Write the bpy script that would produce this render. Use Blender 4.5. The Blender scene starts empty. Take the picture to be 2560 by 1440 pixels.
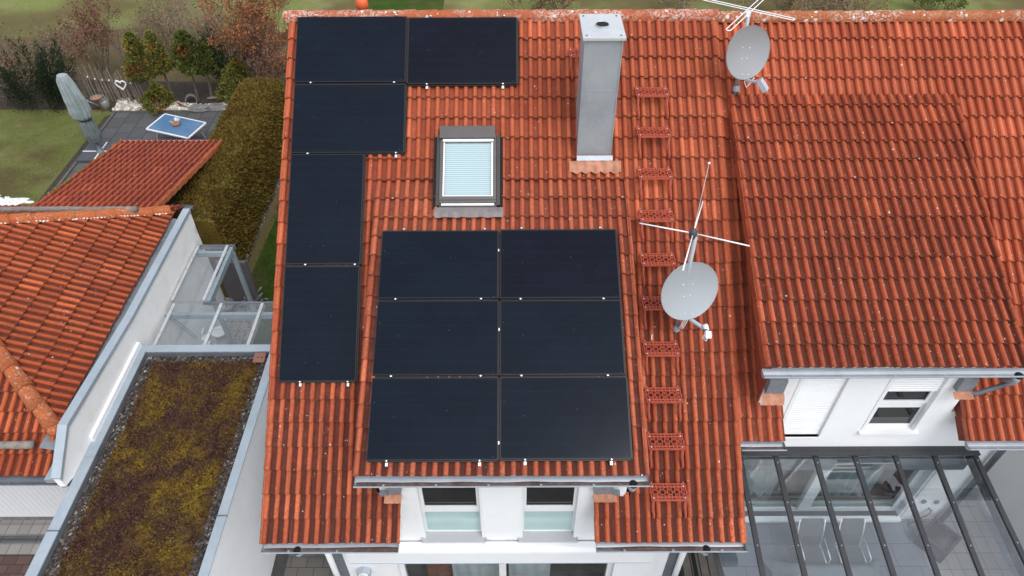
import bpy, bmesh, math, random
from mathutils import Vector as V, Matrix, noise
random.seed(7)
SC=bpy.context.scene
COL=SC.collection
R=math.radians
# ------------------------------------------------------------------ camera calibration
F=1760.0
CM=[V((0.9999894469,-0.00099915015,-0.00448417075)),V((-0.00390228067,-0.69983985,-0.71428912658)),V((-0.00242451931,0.71429908711,-0.69983636363))]
EYE=V((0,0,12.6))
def ray(x,y): return CM[0]*((x-1280)/F)+CM[1]*((y-720)/F)+CM[2]
def onX(x,y,X): r=ray(x,y); return EYE+r*(X/r.x)
def onY(x,y,Y): r=ray(x,y); return EYE+r*(Y/r.y)
def onZ(x,y,Z): r=ray(x,y); return EYE+r*((Z-EYE.z)/r.z)
def onP(x,y,p,n): r=ray(x,y); return EYE+r*((p-EYE).dot(n)/r.dot(n))
# ------------------------------------------------------------------ mesh builder
OFF={}
class MB:
    def __init__(s): s.v=[];s.f=[];s.uv=[];s.mi=[]
    def add(s,vs,fs,uvs=None,mi=0):
        o=len(s.v); s.v+=[tuple(v) for v in vs]
        for f in fs:
            s.f.append(tuple(o+i for i in f)); s.mi.append(mi)
            s.uv.append([uvs[i] for i in f] if uvs else None)
    def box(s,a,b,mi=0):
        x0,x1=sorted((a[0],b[0]));y0,y1=sorted((a[1],b[1]));z0,z1=sorted((a[2],b[2]))
        s.add([(x0,y0,z0),(x1,y0,z0),(x1,y1,z0),(x0,y1,z0),(x0,y0,z1),(x1,y0,z1),(x1,y1,z1),(x0,y1,z1)],
              [(0,3,2,1),(4,5,6,7),(0,1,5,4),(1,2,6,5),(2,3,7,6),(3,0,4,7)],mi=mi)
    def obox(s,c,ex,ey,ez,h,mi=0):
        c=V(c);P=[c+ex*(h[0]*i)+ey*(h[1]*j)+ez*(h[2]*k) for k in(-1,1) for j in(-1,1) for i in(-1,1)]
        s.add(P,[(0,2,3,1),(4,5,7,6),(0,1,5,4),(1,3,7,5),(3,2,6,7),(2,0,4,6)],mi=mi)
    def bar(s,p,q,w,h=None,up=V((0,0,1)),mi=0):
        p=V(p);q=V(q);d=q-p;L=d.length
        if L<1e-6: return
        d=d/L
        if abs(d.dot(up))>.99: up=V((0,1,0))
        e=d.cross(up).normalized();n=e.cross(d)
        s.obox((p+q)/2,d,e,n,(L/2,w/2,(h or w)/2),mi)
    def tube(s,pts,r,n=8,caps=True,mi=0):
        pts=[V(p) for p in pts];m=len(pts)
        rr=r if isinstance(r,(list,tuple)) else [r]*m
        vs=[];prev=None
        for i,p in enumerate(pts):
            d=(pts[min(i+1,m-1)]-pts[max(i-1,0)])
            d=d.normalized() if d.length>1e-9 else V((0,0,1))
            if prev is None:
                a=V((0,0,1)) if abs(d.z)<.9 else V((1,0,0)); e=d.cross(a).normalized()
            else:
                e=prev-d*prev.dot(d); e=e.normalized() if e.length>1e-6 else d.orthogonal().normalized()
            prev=e;g=d.cross(e)
            for k in range(n):
                t=2*math.pi*k/n; vs.append(p+e*(math.cos(t)*rr[i])+g*(math.sin(t)*rr[i]))
        fs=[]
        for i in range(m-1):
            for k in range(n):
                k2=(k+1)%n; fs.append((i*n+k,i*n+k2,(i+1)*n+k2,(i+1)*n+k))
        if caps: fs+= [tuple(range(n-1,-1,-1)),tuple((m-1)*n+k for k in range(n))]
        s.add(vs,fs,mi=mi)
    def prism(s,poly,ext,mi=0):
        n=len(poly);ext=V(ext);vs=[V(p) for p in poly]+[V(p)+ext for p in poly]
        s.add(vs,[tuple(range(n-1,-1,-1)),tuple(range(n,2*n))]+[(i,(i+1)%n,n+(i+1)%n,n+i) for i in range(n)],mi=mi)
    def lathe(s,prof,c,n=20,ax=V((0,0,1)),mi=0):
        c=V(c);e=ax.orthogonal().normalized();g=ax.cross(e);m=len(prof);vs=[]
        for (r,z) in prof:
            for k in range(n):
                t=2*math.pi*k/n;vs.append(c+ax*z+e*(r*math.cos(t))+g*(r*math.sin(t)))
        fs=[(i*n+k,i*n+(k+1)%n,(i+1)*n+(k+1)%n,(i+1)*n+k) for i in range(m-1) for k in range(n)]
        s.add(vs,fs,mi=mi)
    def quad(s,a,b,c,d,uv=None,mi=0): s.add([a,b,c,d],[(0,1,2,3)],uv,mi)
    def blob(s,c,r,n1=5,n2=7,j=.25,mi=0):
        c=V(c);vs=[]
        for i in range(n1+1):
            for k in range(n2):
                t=math.pi*i/n1;q=2*math.pi*k/n2+(i%2)*.4
                m=1+random.uniform(-j,j)
                vs.append(c+V((r[0]*math.sin(t)*math.cos(q)*m,r[1]*math.sin(t)*math.sin(q)*m,r[2]*math.cos(t)*m)))
        s.add(vs,[(i*n2+k,(i+1)*n2+k,(i+1)*n2+(k+1)%n2,i*n2+(k+1)%n2) for i in range(n1) for k in range(n2)],mi=mi)
    def build(s,name,mat,parent=None,smooth=False,org=None,clip=(),bevel=0,recalc=False):
        me=bpy.data.meshes.new(name)
        off=V((0,0,0))
        if parent is not None: off=OFF.get(parent.name,V((0,0,0)))
        elif org is not None: off=V(org)
        me.from_pydata([(x-off.x,y-off.y,z-off.z) for (x,y,z) in s.v],[],s.f)
        if any(u is not None for u in s.uv):
            L=me.uv_layers.new(name='UVMap');i=0;d=L.data
            for u in s.uv:
                if u:
                    for q in u: d[i].uv=q;i+=1
                else: i+=0
        for m in (mat if isinstance(mat,(list,tuple)) else [mat]): me.materials.append(m)
        if any(s.mi): me.polygons.foreach_set('material_index',s.mi)
        if clip or recalc:
            bm=bmesh.new();bm.from_mesh(me)
            for (p,n) in clip:
                bmesh.ops.bisect_plane(bm,geom=bm.verts[:]+bm.edges[:]+bm.faces[:],plane_co=V(p)-off,plane_no=V(n),clear_outer=True)
            if recalc: bmesh.ops.recalc_face_normals(bm,faces=bm.faces[:])
            bm.to_mesh(me);bm.free()
        if smooth: me.polygons.foreach_set('use_smooth',[True]*len(me.polygons))
        o=bpy.data.objects.new(name,me);COL.objects.link(o)
        if parent is not None: o.parent=parent
        elif org is not None: o.location=off
        OFF[o.name]=off
        if bevel:
            b=o.modifiers.new('bevel','BEVEL');b.width=bevel;b.segments=2;b.limit_method='ANGLE'
        return o
def tag(o,label=None,cat=None,group=None,kind=None):
    if label:o['label']=label
    if cat:o['category']=cat
    if group:o['group']=group
    if kind:o['kind']=kind
    return o
def thing(name,loc,label,cat,group=None):
    o=bpy.data.objects.new(name,None);COL.objects.link(o);o.location=loc;o.empty_display_size=.2
    OFF[o.name]=V(loc);return tag(o,label,cat,group)
def copy_tree(o,parent=None):
    c=o.copy();COL.objects.link(c)
    if parent is not None:
        c.parent=parent;c.matrix_parent_inverse=o.matrix_parent_inverse.copy()
    for ch in list(o.children): copy_tree(ch,c)
    return c
# ------------------------------------------------------------------ materials
class NT:
    def __init__(s,name):
        s.m=bpy.data.materials.new(name);s.m.use_nodes=True;s.t=s.m.node_tree;s.n=s.t.nodes
        s.b=s.n['Principled BSDF'];s.tc=None
    def new(s,t,**k):
        n=s.n.new(t)
        for a,b in k.items():
            if a.startswith('i_'):
                key=a[2:];key=int(key) if key.isdigit() else key.replace('_',' ')
                s.set(n.inputs[key],b)
            else: setattr(n,a,b)
        return n
    def set(s,inp,v):
        if hasattr(v,'is_output'): s.t.links.new(v,inp)
        else: inp.default_value=v
    def obj(s):
        if not s.tc: s.tc=s.n.new('ShaderNodeTexCoord')
        return s.tc.outputs['Object']
    def uvc(s):
        if not s.tc: s.tc=s.n.new('ShaderNodeTexCoord')
        return s.tc.outputs['UV']
    def math(s,op,a,b=None,c=None,clamp=False):
        n=s.n.new('ShaderNodeMath');n.operation=op;n.use_clamp=clamp;s.set(n.inputs[0],a)
        if b is not None:s.set(n.inputs[1],b)
        if c is not None:s.set(n.inputs[2],c)
        return n.outputs[0]
    def noise(s,scale,detail=3,rough=.6,vec=None,out='Fac'):
        n=s.n.new('ShaderNodeTexNoise');n.inputs['Scale'].default_value=scale;n.inputs['Detail'].default_value=detail;n.inputs['Roughness'].default_value=rough
        s.t.links.new(vec or s.obj(),n.inputs['Vector']);return n.outputs[out]
    def vor(s,scale,vec=None,feature='F1',rnd=1.0):
        n=s.n.new('ShaderNodeTexVoronoi');n.feature=feature;n.inputs['Scale'].default_value=scale;n.inputs['Randomness'].default_value=rnd
        s.t.links.new(vec or s.obj(),n.inputs['Vector']);return n
    def ramp(s,fac,stops):
        n=s.n.new('ShaderNodeValToRGB');s.set(n.inputs[0],fac);e=n.color_ramp.elements
        while len(e)<len(stops): e.new(.5)
        for i,(p,c) in enumerate(stops):
            e[i].position=p;e[i].color=(*c,1) if len(c)==3 else c
        return n.outputs[0]
    def sstep(s,x,a,b):
        n=s.n.new('ShaderNodeMapRange');n.interpolation_type='SMOOTHSTEP';s.set(n.inputs[0],x)
        n.inputs[1].default_value=a;n.inputs[2].default_value=b;return n.outputs[0]
    def mix(s,fac,a,b,mode='MIX'):
        n=s.n.new('ShaderNodeMix');n.data_type='RGBA';n.blend_type=mode;s.set(n.inputs[0],fac)
        s.set(n.inputs[6],(*a,1) if isinstance(a,tuple) else a);s.set(n.inputs[7],(*b,1) if isinstance(b,tuple) else b);return n.outputs[2]
    def bump(s,h,strength=.3,dist=.01):
        n=s.n.new('ShaderNodeBump');n.inputs['Strength'].default_value=strength;n.inputs['Distance'].default_value=dist
        s.set(n.inputs['Height'],h);s.t.links.new(n.outputs[0],s.b.inputs['Normal'])
    def done(s,col=None,rough=.7,metal=0,spec=None):
        if col is not None: s.set(s.b.inputs['Base Color'],(*col,1) if isinstance(col,tuple) else col)
        s.set(s.b.inputs['Roughness'],rough);s.b.inputs['Metallic'].default_value=metal
        if spec is not None:s.b.inputs['Specular IOR Level'].default_value=spec
        return s.m
def simple(name,col,rough=.6,metal=0,var=.15,scale=6,spec=None,fine=0):
    t=NT(name);n=t.noise(scale,4)
    d=tuple(max(0,c*(1-var)) for c in col);l=tuple(min(1,c*(1+var)) for c in col)
    c=t.ramp(n,[(.3,d),(.7,l)])
    if fine:
        f=t.noise(fine,2);c=t.mix(t.sstep(f,.35,.75),c,tuple(x*.8 for x in col))
    return t.done(c,rough,metal,spec)
def tile_mat(name,a,b,trough=.6,dirt=.5,spots=1.0,grad=(0,24),grime_shade_col=(.090,.025,.018)):
    t=NT(name);uv=t.uvc()
    sep=t.new('ShaderNodeSeparateXYZ');t.t.links.new(uv,sep.inputs[0]);u=sep.outputs[0];v=sep.outputs[1]
    fu=t.math('FLOOR',u);fv=t.math('FLOOR',v)
    cb=t.new('ShaderNodeCombineXYZ');t.set(cb.inputs[0],fu);t.set(cb.inputs[1],fv)
    wn=t.new('ShaderNodeTexWhiteNoise',noise_dimensions='2D');t.t.links.new(cb.outputs[0],wn.inputs[0])
    r=wn.outputs['Value']
    base=t.mix(r,a,b)
    odd=t.math('GREATER_THAN',r,.95)
    base=t.mix(t.math('MULTIPLY',odd,.5),base,tuple(min(1,c*1.45) for c in b))
    odd2=t.math('LESS_THAN',r,.09);base=t.mix(t.math('MULTIPLY',odd2,.2),base,tuple(c*.5 for c in a))
    g1=t.noise(38,4,.7);base=t.mix(t.math('MULTIPLY',t.sstep(g1,.40,.75),.35),base,tuple(c*.55 for c in a))
    pale=t.noise(7,3);base=t.mix(t.math('MULTIPLY',t.sstep(pale,.5,.8),.30),base,(b[0]*1.15,b[1]*1.45,b[2]*1.7))
    # run-off grime and painted-in shade in the troughs, stronger down the slope
    ph=t.math('FRACT',t.math('MULTIPLY',u,2.0))
    tr=t.math('MULTIPLY',t.sstep(ph,.46,.58),t.math('SUBTRACT',1.0,t.sstep(ph,.95,1.0)))
    gr=t.new('ShaderNodeMapRange');t.set(gr.inputs[0],v);gr.inputs[1].default_value=grad[0];gr.inputs[2].default_value=grad[1];gr.inputs[3].default_value=.38;gr.inputs[4].default_value=1
    big=t.sstep(t.noise(.9,4,.65),.3,.7)
    m=t.math('MULTIPLY',t.math('MULTIPLY',tr,trough),gr.outputs[0])
    m=t.math('MULTIPLY',m,t.math('ADD',.65,t.math('MULTIPLY',t.noise(9,3),.9)),clamp=True)
    base=t.mix(m,base,grime_shade_col)
    d2=t.math('MULTIPLY',t.math('MULTIPLY',big,t.sstep(t.noise(22,4,.75),.42,.68)),t.math('MULTIPLY',gr.outputs[0],dirt))
    base=t.mix(d2,base,(.085,.032,.02))
    sc_=t.new('ShaderNodeCombineXYZ');t.set(sc_.inputs[0],t.math('MULTIPLY',u,3.1));t.set(sc_.inputs[1],t.math('MULTIPLY',v,.16))
    st=t.math('MULTIPLY',t.sstep(t.noise(1.0,4,.7,sc_.outputs[0]),.50,.74),t.math('MULTIPLY',gr.outputs[0],.55))
    base=t.mix(st,base,(.095,.034,.024))
    st2=t.math('MULTIPLY',t.sstep(t.noise(1.7,3,.6,sc_.outputs[0]),.60,.78),.30)
    base=t.mix(st2,base,(b[0]*1.2,b[1]*1.6,b[2]*1.9))
    # darker band along the lower lip of each tile, broken by noise
    fvv=t.math('FRACT',v)
    lip=t.math('MULTIPLY',t.sstep(fvv,.90,1.0),t.math('MULTIPLY',t.sstep(t.noise(14,3),.35,.7),.65))
    base=t.mix(lip,base,(.07,.032,.022))
    # pale lichen dots
    for sc,th,kp in ((7,.14,.93),(17,.22,.94),(34,.30,.965)):
        vo=t.vor(sc);rnd=t.new('ShaderNodeSeparateColor');t.t.links.new(vo.outputs['Color'],rnd.inputs[0])
        k=t.math('MULTIPLY',t.math('GREATER_THAN',rnd.outputs[0],1-(1-kp)*spots),t.math('LESS_THAN',vo.outputs['Distance'],t.math('MULTIPLY',rnd.outputs[1],th)))
        base=t.mix(t.math('MULTIPLY',k,.85),base,(.62,.58,.54))
    t.bump(t.math('ADD',g1,t.math('MULTIPLY',t.noise(140,2),.5)),.35,.004)
    return t.done(base,.82,0,.25)
def glass_mat(name,tint=(.86,.93,.93),refl=.12,alpha=.5,rough=.02,dust=.25):
    # clear pane: fresnel mirror over a tinted see-through sheet
    t=NT(name);t.n.remove(t.b)
    out=t.n['Material Output'];tr=t.new('ShaderNodeBsdfTransparent');tr.inputs[0].default_value=(*tint,1)
    gl=t.new('ShaderNodeBsdfGlossy');gl.inputs['Roughness'].default_value=rough
    fr=t.new('ShaderNodeFresnel');fr.inputs[0].default_value=1.52
    ge=t.n.new('ShaderNodeNewGeometry');ad=t.math('MULTIPLY',t.math('ADD',t.math('MULTIPLY',fr.outputs[0],1.0-refl),refl,clamp=True),t.math('SUBTRACT',1.0,ge.outputs['Backfacing']))
    mx=t.new('ShaderNodeMixShader');t.set(mx.inputs[0],ad);t.t.links.new(tr.outputs[0],mx.inputs[1]);t.t.links.new(gl.outputs[0],mx.inputs[2])
    df=t.new('ShaderNodeBsdfDiffuse');df.inputs[0].default_value=(.55,.6,.66,1)
    m2=t.new('ShaderNodeMixShader')
    d=t.math('MULTIPLY',t.sstep(t.noise(3,5,.7),.45,.9),dust)
    dr=t.vor(30);rc=t.new('ShaderNodeSeparateColor');t.t.links.new(dr.outputs['Color'],rc.inputs[0])
    sp=t.math('MULTIPLY',t.math('LESS_THAN',dr.outputs['Distance'],.16),t.math('GREATER_THAN',rc.outputs[0],.88))
    t.set(m2.inputs[0],t.math('ADD',t.math('MULTIPLY',sp,.35),t.math('ADD',d,alpha),clamp=True));t.t.links.new(mx.outputs[0],m2.inputs[1]);t.t.links.new(df.outputs[0],m2.inputs[2])
    t.t.links.new(m2.outputs[0],out.inputs[0]);return t.m
M={}
M['tile']=tile_mat('roof_tile',(.39,.082,.036),(.52,.130,.057),1.0,.75,1.0,(4,24))
M['tile_dormer']=tile_mat('dormer_tile',(.39,.088,.042),(.52,.140,.068),.95,.75,1.0,(-4,15))
M['tile_right']=tile_mat('neighbour_tile',(.42,.092,.042),(.52,.132,.062),.75,.4,.8,(6,22))
M['tile_right_dormer']=tile_mat('neighbour_dormer_tile',(.35,.070,.031),(.44,.100,.044),1.0,1.0,1.2,(-2,13))
M['tile_left']=tile_mat('bungalow_tile',(.36,.072,.026),(.47,.112,.040),.9,.6,.8,(-12,14),(.13,.03,.018))
M['tile_shed']=tile_mat('shed_tile',(.33,.062,.03),(.40,.084,.04),1.0,.45,.7,(-8,8),(.10,.026,.022))
def ridge_mat(name,col,lich):
    t=NT(name);n=t.noise(5,4,.7);base=t.ramp(n,[(.3,tuple(c*.75 for c in col)),(.7,col)])
    base=t.mix(t.math('MULTIPLY',t.sstep(t.noise(30,4,.7),.45,.7),.5),base,(.11,.04,.025))
    lm=t.math('MULTIPLY',t.sstep(t.noise(1.1,3),.36,.58),t.sstep(t.noise(24,5,.75),.58-.1*lich,.62-.06*lich))
    base=t.mix(t.math('MULTIPLY',lm,.68),base,(.58,.52,.47))
    vo=t.vor(13);rc=t.new('ShaderNodeSeparateColor');t.t.links.new(vo.outputs['Color'],rc.inputs[0])
    k=t.math('MULTIPLY',t.math('LESS_THAN',vo.outputs['Distance'],t.math('MULTIPLY',rc.outputs[1],.42)),t.math('GREATER_THAN',rc.outputs[0],1-.35*lich))
    base=t.mix(t.math('MULTIPLY',k,.85),base,(.66,.62,.58));t.bump(t.noise(60,3),.3,.005)
    return t.done(base,.85,0,.2)
M['ridge']=ridge_mat('ridge_tile',(.47,.125,.055),1.0)
M['ridge_right']=ridge_mat('neighbour_ridge_tile',(.42,.13,.05),.8)
M['hip']=ridge_mat('hip_tile',(.50,.14,.048),.10)
M['clay']=simple('pale_flashing_clay',(.42,.19,.115),.7,0,.25,9)
def plaster(name,lo,hi,amt):
    t=NT(name);mp=t.new('ShaderNodeMapping');t.t.links.new(t.obj(),mp.inputs[0]);mp.inputs['Scale'].default_value=(5,5,.45)
    c=t.ramp(t.noise(1.3,5,.7),[(.25,lo),(.7,hi)])
    c=t.mix(t.math('MULTIPLY',t.sstep(t.noise(1.0,4,.7,mp.outputs[0]),.52,.8),amt),c,(.45,.45,.44))
    c=t.mix(t.math('MULTIPLY',t.sstep(t.noise(160,2),.5,.7),.06),c,(.5,.5,.5))
    t.bump(t.noise(220,2),.25,.003);return t.done(c,.9,0,.1)
M['plaster']=plaster('white_plaster',(.76,.77,.78),(.83,.835,.84),.16)
M['plaster_worn']=(lambda t:(t.bump(t.noise(220,2),.15,.002),t.done(t.ramp(t.noise(2.2,6,.75),[(.25,(.72,.72,.70)),(.5,(.83,.83,.82)),(.8,(.86,.86,.855))]),.9,0,.1))[1])(NT('weathered_plaster'))
M['white']=simple('white_lacquer',(.80,.81,.82),.35,0,.03,2)
M['white_matt']=simple('white_awning_metal',(.82,.83,.84),.5,0,.03,2)
def zinc(name,a,b,rough=.45,metal=.75,sc=3):
    t=NT(name);metal*=.45;a=tuple(x*.72 for x in a);b=tuple(x*.72 for x in b);n=t.noise(sc,6,.7);s2=t.noise(sc*9,4,.7)
    c=t.ramp(n,[(.3,a),(.7,b)]);c=t.mix(t.math('MULTIPLY',t.sstep(s2,.55,.8),.4),c,tuple(min(1,x*1.25) for x in b))
    return t.done(c,t.math('ADD',rough-.1,t.math('MULTIPLY',s2,.25)),metal)
M['zinc']=zinc('zinc_sheet',(.42,.47,.52),(.55,.60,.66))
M['zinc_coping']=zinc('galvanised_coping',(.46,.54,.60),(.60,.68,.75),.42,.6,1.5)
M['zinc_dark']=zinc('weathered_zinc',(.17,.19,.22),(.27,.30,.34),.5,.6)
M['lead']=zinc('lead_flashing',(.22,.24,.27),(.36,.39,.43),.5,.5,5)
M['chimney']=zinc('chimney_zinc',(.39,.43,.47),(.53,.575,.62),.5,.55,1.6)
def stained(m):
    nt=m.node_tree;b=nt.nodes['Principled BSDF'];l=b.inputs['Base Color'].links[0].from_socket;tc=nt.nodes.new('ShaderNodeTexCoord')
    n=nt.nodes.new('ShaderNodeTexNoise');n.inputs['Scale'].default_value=5;n.inputs['Detail'].default_value=8;n.inputs['Roughness'].default_value=.8;nt.links.new(tc.outputs['Object'],n.inputs[0])
    r=nt.nodes.new('ShaderNodeMapRange');r.inputs[1].default_value=.58;r.inputs[2].default_value=.72;r.inputs[4].default_value=.55;nt.links.new(n.outputs[0],r.inputs[0])
    x=nt.nodes.new('ShaderNodeMix');x.data_type='RGBA';nt.links.new(r.outputs[0],x.inputs[0]);nt.links.new(l,x.inputs[6]);x.inputs[7].default_value=(.52,.58,.64,1);nt.links.new(x.outputs[2],b.inputs['Base Color'])
stained(M['chimney'])
M['chimney_cap']=zinc('chimney_cap_steel',(.66,.69,.71),(.82,.84,.85),.35,.5,3)
M['steel']=zinc('stainless_steel',(.55,.56,.57),(.72,.73,.74),.3,.9,6)
M['alu']=zinc('aluminium_bar',(.72,.74,.76),(.84,.86,.87),.35,.6,3)
M['bright']=simple('bright_aluminium',(.85,.86,.87),.3,.6,.05,8)
M['galv_beam']=zinc('galvanised_beam',(.36,.44,.50),(.48,.57,.63),.45,.5,2)
M['anthracite']=simple('anthracite_powder_coat',(.035,.037,.041),.45,0,.15,4,.5)
M['black']=simple('black_opening',(.006,.006,.007),.9)
M['gutterdirt']=simple('gutter_sludge',(.11,.062,.05),.6,0,.6,14)
M['frame_dark']=simple('window_grey_aluminium',(.058,.051,.048),.45,.3,.1,5)
M['frame_mid']=simple('window_hood_aluminium',(.115,.105,.104),.42,.4,.08,4)
M['rust_red']=simple('red_coated_steel',(.41,.082,.046),.5,0,.12,9)
M['granite']=(lambda t:t.done(t.ramp(t.noise(170,3,.8),[(.35,(.22,.23,.25)),(.5,(.40,.41,.43)),(.65,(.56,.57,.58))]),.5))(NT('granite_sill'))
M['dish']=simple('dish_grey_paint',(.31,.335,.355),.45,0,.04,1.5)
M['dish1']=simple('dish_dull_grey_paint',(.27,.275,.29),.45,0,.04,1.5)
M['plastic_white']=simple('white_plastic',(.75,.77,.78),.45,0,.05,5)
M['plastic_grey']=simple('grey_plastic',(.40,.45,.52),.5,0,.05,5)
M['white_rod']=simple('white_rod',(.86,.86,.86),.4,0,.03,5)
M['dark_plastic']=simple('dark_plastic',(.05,.06,.075),.5)
M['orange_pipe']=simple('orange_clay_pipe',(.62,.12,.03),.55,0,.12,6)
M['wood']=simple('weathered_wood',(.24,.215,.19),.85,0,.4,9,None,40)
M['stake']=simple('hazel_stake',(.23,.185,.145),.85,0,.35,12)
M['brownwood']=simple('brown_timber',(.30,.15,.06),.8,0,.3,9)
M['bark']=simple('grey_brown_bark',(.15,.115,.085),.9,0,.35,14)
M['twig']=simple('bare_twig',(.13,.095,.07),.9,0,.35,6)
M['twig2']=simple('pale_bare_stem',(.25,.20,.15),.9,0,.35,6)
def panel_mat(name,base,haze):
    t=NT(name);n=t.noise(1.1,5,.65);sm=t.noise(5,6,.75)
    c=t.ramp(n,[(.3,tuple(x*.8 for x in base)),(.75,tuple(x*1.25 for x in base))])
    c=t.mix(t.math('MULTIPLY',t.sstep(sm,.58,.85),haze),c,(.11,.13,.16))
    vo=t.vor(11);rc=t.new('ShaderNodeSeparateColor');t.t.links.new(vo.outputs['Color'],rc.inputs[0])
    k=t.math('MULTIPLY',t.math('LESS_THAN',vo.outputs['Distance'],.05),t.math('GREATER_THAN',rc.outputs[0],.9))
    c=t.mix(t.math('MULTIPLY',k,.5),c,(.3,.33,.36))
    # faint cell lines
    sep=t.new('ShaderNodeSeparateXYZ');t.t.links.new(t.obj(),sep.inputs[0])
    l1=t.math('LESS_THAN',t.math('FRACT',t.math('MULTIPLY',sep.outputs[0],1/.0295)),.06)
    l2=t.math('LESS_THAN',t.math('FRACT',t.math('MULTIPLY',sep.outputs[1],1/.178)),.02)
    c=t.mix(t.math('MULTIPLY',t.math('MAXIMUM',l1,l2),.22),c,(.05,.055,.065))
    return t.done(c,t.math('ADD',.10,t.math('MULTIPLY',sm,.08)),0,.13)
M['panel']=panel_mat('solar_glass',(.0045,.0082,.0155),.06)
M['panel_dusty']=panel_mat('dusty_solar_glass',(.0042,.0058,.0125),.15)
M['panel_frame']=simple('black_anodised_frame',(.016,.016,.018),.4,.3,.1,5)
M['dark_glass']=(lambda t:t.done(t.ramp(t.noise(1.2,3),[(.3,(.010,.011,.012)),(.7,(.022,.024,.025))]),.03,0,.6))(NT('dark_window_glass'))
M['aqua_glass']=(lambda t:t.done(t.ramp(t.noise(1.5,3),[(.3,(.36,.50,.50)),(.7,(.44,.58,.57))]),.12,0,.4))(NT('frosted_aqua_glass'))
M['glass']=glass_mat('clear_glass',(.97,.985,.99),.09,.03,.02,.07)
M['glass_dark']=glass_mat('tinted_roof_glass',(.92,.95,.96),.14,.0,.02,.06)
M['curtain']=(lambda t:t.done(t.ramp(t.noise(2,2),[(.3,(.40,.44,.43)),(.7,(.52,.56,.55))]),.9))(NT('white_curtain'))
M['soil']=simple('garden_soil',(.050,.036,.026),.95,0,.45,5,None,30)
M['snow']=simple('old_snow',(.80,.83,.86),.8,0,.08,8)
M['mortar']=simple('white_mortar',(.72,.70,.67),.9,0,.12,14)
M['pebble']=(lambda t:t.done(t.ramp(t.vor(15).outputs['Color'],[(.2,(.36,.31,.25)),(.5,(.55,.50,.43)),(.8,(.70,.67,.62))]),.8))(NT('pale_pebble'))
M['gravel']=(lambda t:t.done(t.ramp(t.vor(26).outputs['Color'],[(.15,(.018,.015,.014)),(.5,(.07,.055,.05)),(.78,(.13,.11,.10)),(.95,(.42,.39,.36))]),.8))(NT('dark_gravel'))
M['rock']=simple('grey_rock',(.19,.185,.18),.9,0,.4,7,None,40)
M['cloth']=simple('grey_umbrella_cover',(.29,.34,.34),.75,0,.15,4)
M['cloth_shade']=simple('umbrella_cover_shade_tone',(.15,.175,.175),.75,0,.2,4)  # same cover in a darker tone, shade painted into its lower half
M['slab']=simple('dark_base_slab',(.075,.08,.09),.6,0,.2,5)
M['table_glass']=(lambda t:t.done(t.ramp(t.noise(3.2,6,.7),[(.35,(.075,.165,.30)),(.60,(.095,.195,.335)),(.78,(.26,.35,.46))]),.22,0,.4))(NT('blue_table_top'))
M['terracotta']=simple('terracotta',(.42,.17,.09),.8,0,.2,8)
M['tarp']=simple('grey_table_cover',(.20,.225,.24),.7,0,.15,3)
M['mesh_fabric']=simple('grey_chair_mesh',(.12,.12,.125),.7,0,.1,5)
M['greywood']=simple('grey_wood_chest',(.115,.098,.085),.8,0,.25,6)
M['rusty']=simple('rusty_iron',(.20,.065,.03),.85,0,.4,9)
M['tarnish']=simple('galvanised_can',(.30,.31,.28),.5,.4,.15,6)
def grass_mat(name,cols,brown,sc=1.0):
    t=NT(name);n=t.noise(.55*sc,5,.65);f=t.noise(16*sc,4,.8);b=t.noise(.22*sc,4,.6)
    c=t.ramp(n,[(.3,cols[0]),(.5,cols[1]),(.72,cols[2])])
    c=t.mix(t.math('MULTIPLY',t.sstep(f,.4,.75),.55),c,tuple(x*.35 for x in cols[0]))
    c=t.mix(t.math('MULTIPLY',t.sstep(t.noise(40*sc,3,.8),.55,.75),.4),c,tuple(min(1,x*1.5) for x in cols[2]))
    c=t.mix(t.math('MULTIPLY',t.sstep(b,.5-brown*.25,.68-brown*.2),.8),c,(.12,.085,.042))
    t.bump(f,.9,.06);return t.done(c,.95,0,.1)
M['lawn']=grass_mat('lawn_grass',((.135,.165,.042),(.18,.20,.060),(.255,.24,.11)),.10,1.6)
M['meadow']=grass_mat('meadow_grass',((.175,.215,.060),(.215,.24,.075),(.28,.27,.12)),.5,.8)
M['strip_grass']=grass_mat('deep_green_grass',((.034,.070,.010),(.052,.098,.014),(.085,.120,.02)),.02,2)  # deep green of the grass strip beside the hedge
def paver_mat(name,cols,bw,bh,mortar,rot=0,off=.5,joint=(.02,.02,.02)):
    t=NT(name);mp=t.new('ShaderNodeMapping');t.t.links.new(t.obj(),mp.inputs[0]);mp.inputs['Rotation'].default_value=(0,0,rot)
    b=t.new('ShaderNodeTexBrick');t.t.links.new(mp.outputs[0],b.inputs[0]);b.offset=off
    b.inputs['Scale'].default_value=1;b.inputs['Brick Width'].default_value=bw;b.inputs['Row Height'].default_value=bh;b.inputs['Mortar Size'].default_value=mortar
    b.inputs['Color1'].default_value=(*cols[0],1);b.inputs['Color2'].default_value=(*cols[1],1);b.inputs['Mortar'].default_value=(*joint,1)
    c=t.mix(t.math('MULTIPLY',t.noise(3,5,.7),.45),b.outputs[0],tuple(x*.6 for x in cols[0]));c=t.mix(t.math('MULTIPLY',t.sstep(t.noise(90,2),.45,.7),.25),c,tuple(x*.6 for x in cols[0]))
    t.bump(b.outputs['Fac'],-.4,.01);return t.done(c,.85)
M['patio']=paver_mat('slate_patio_slab',((.085,.088,.092),(.12,.122,.126)),.62,.5,.012,R(90))
M['pavers']=paver_mat('grey_paver',((.115,.105,.095),(.15,.138,.125)),.30,.20,.006)
M['pavers_red']=paver_mat('red_paver',((.095,.052,.045),(.14,.085,.075)),.26,.17,.007,0,.35)
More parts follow.
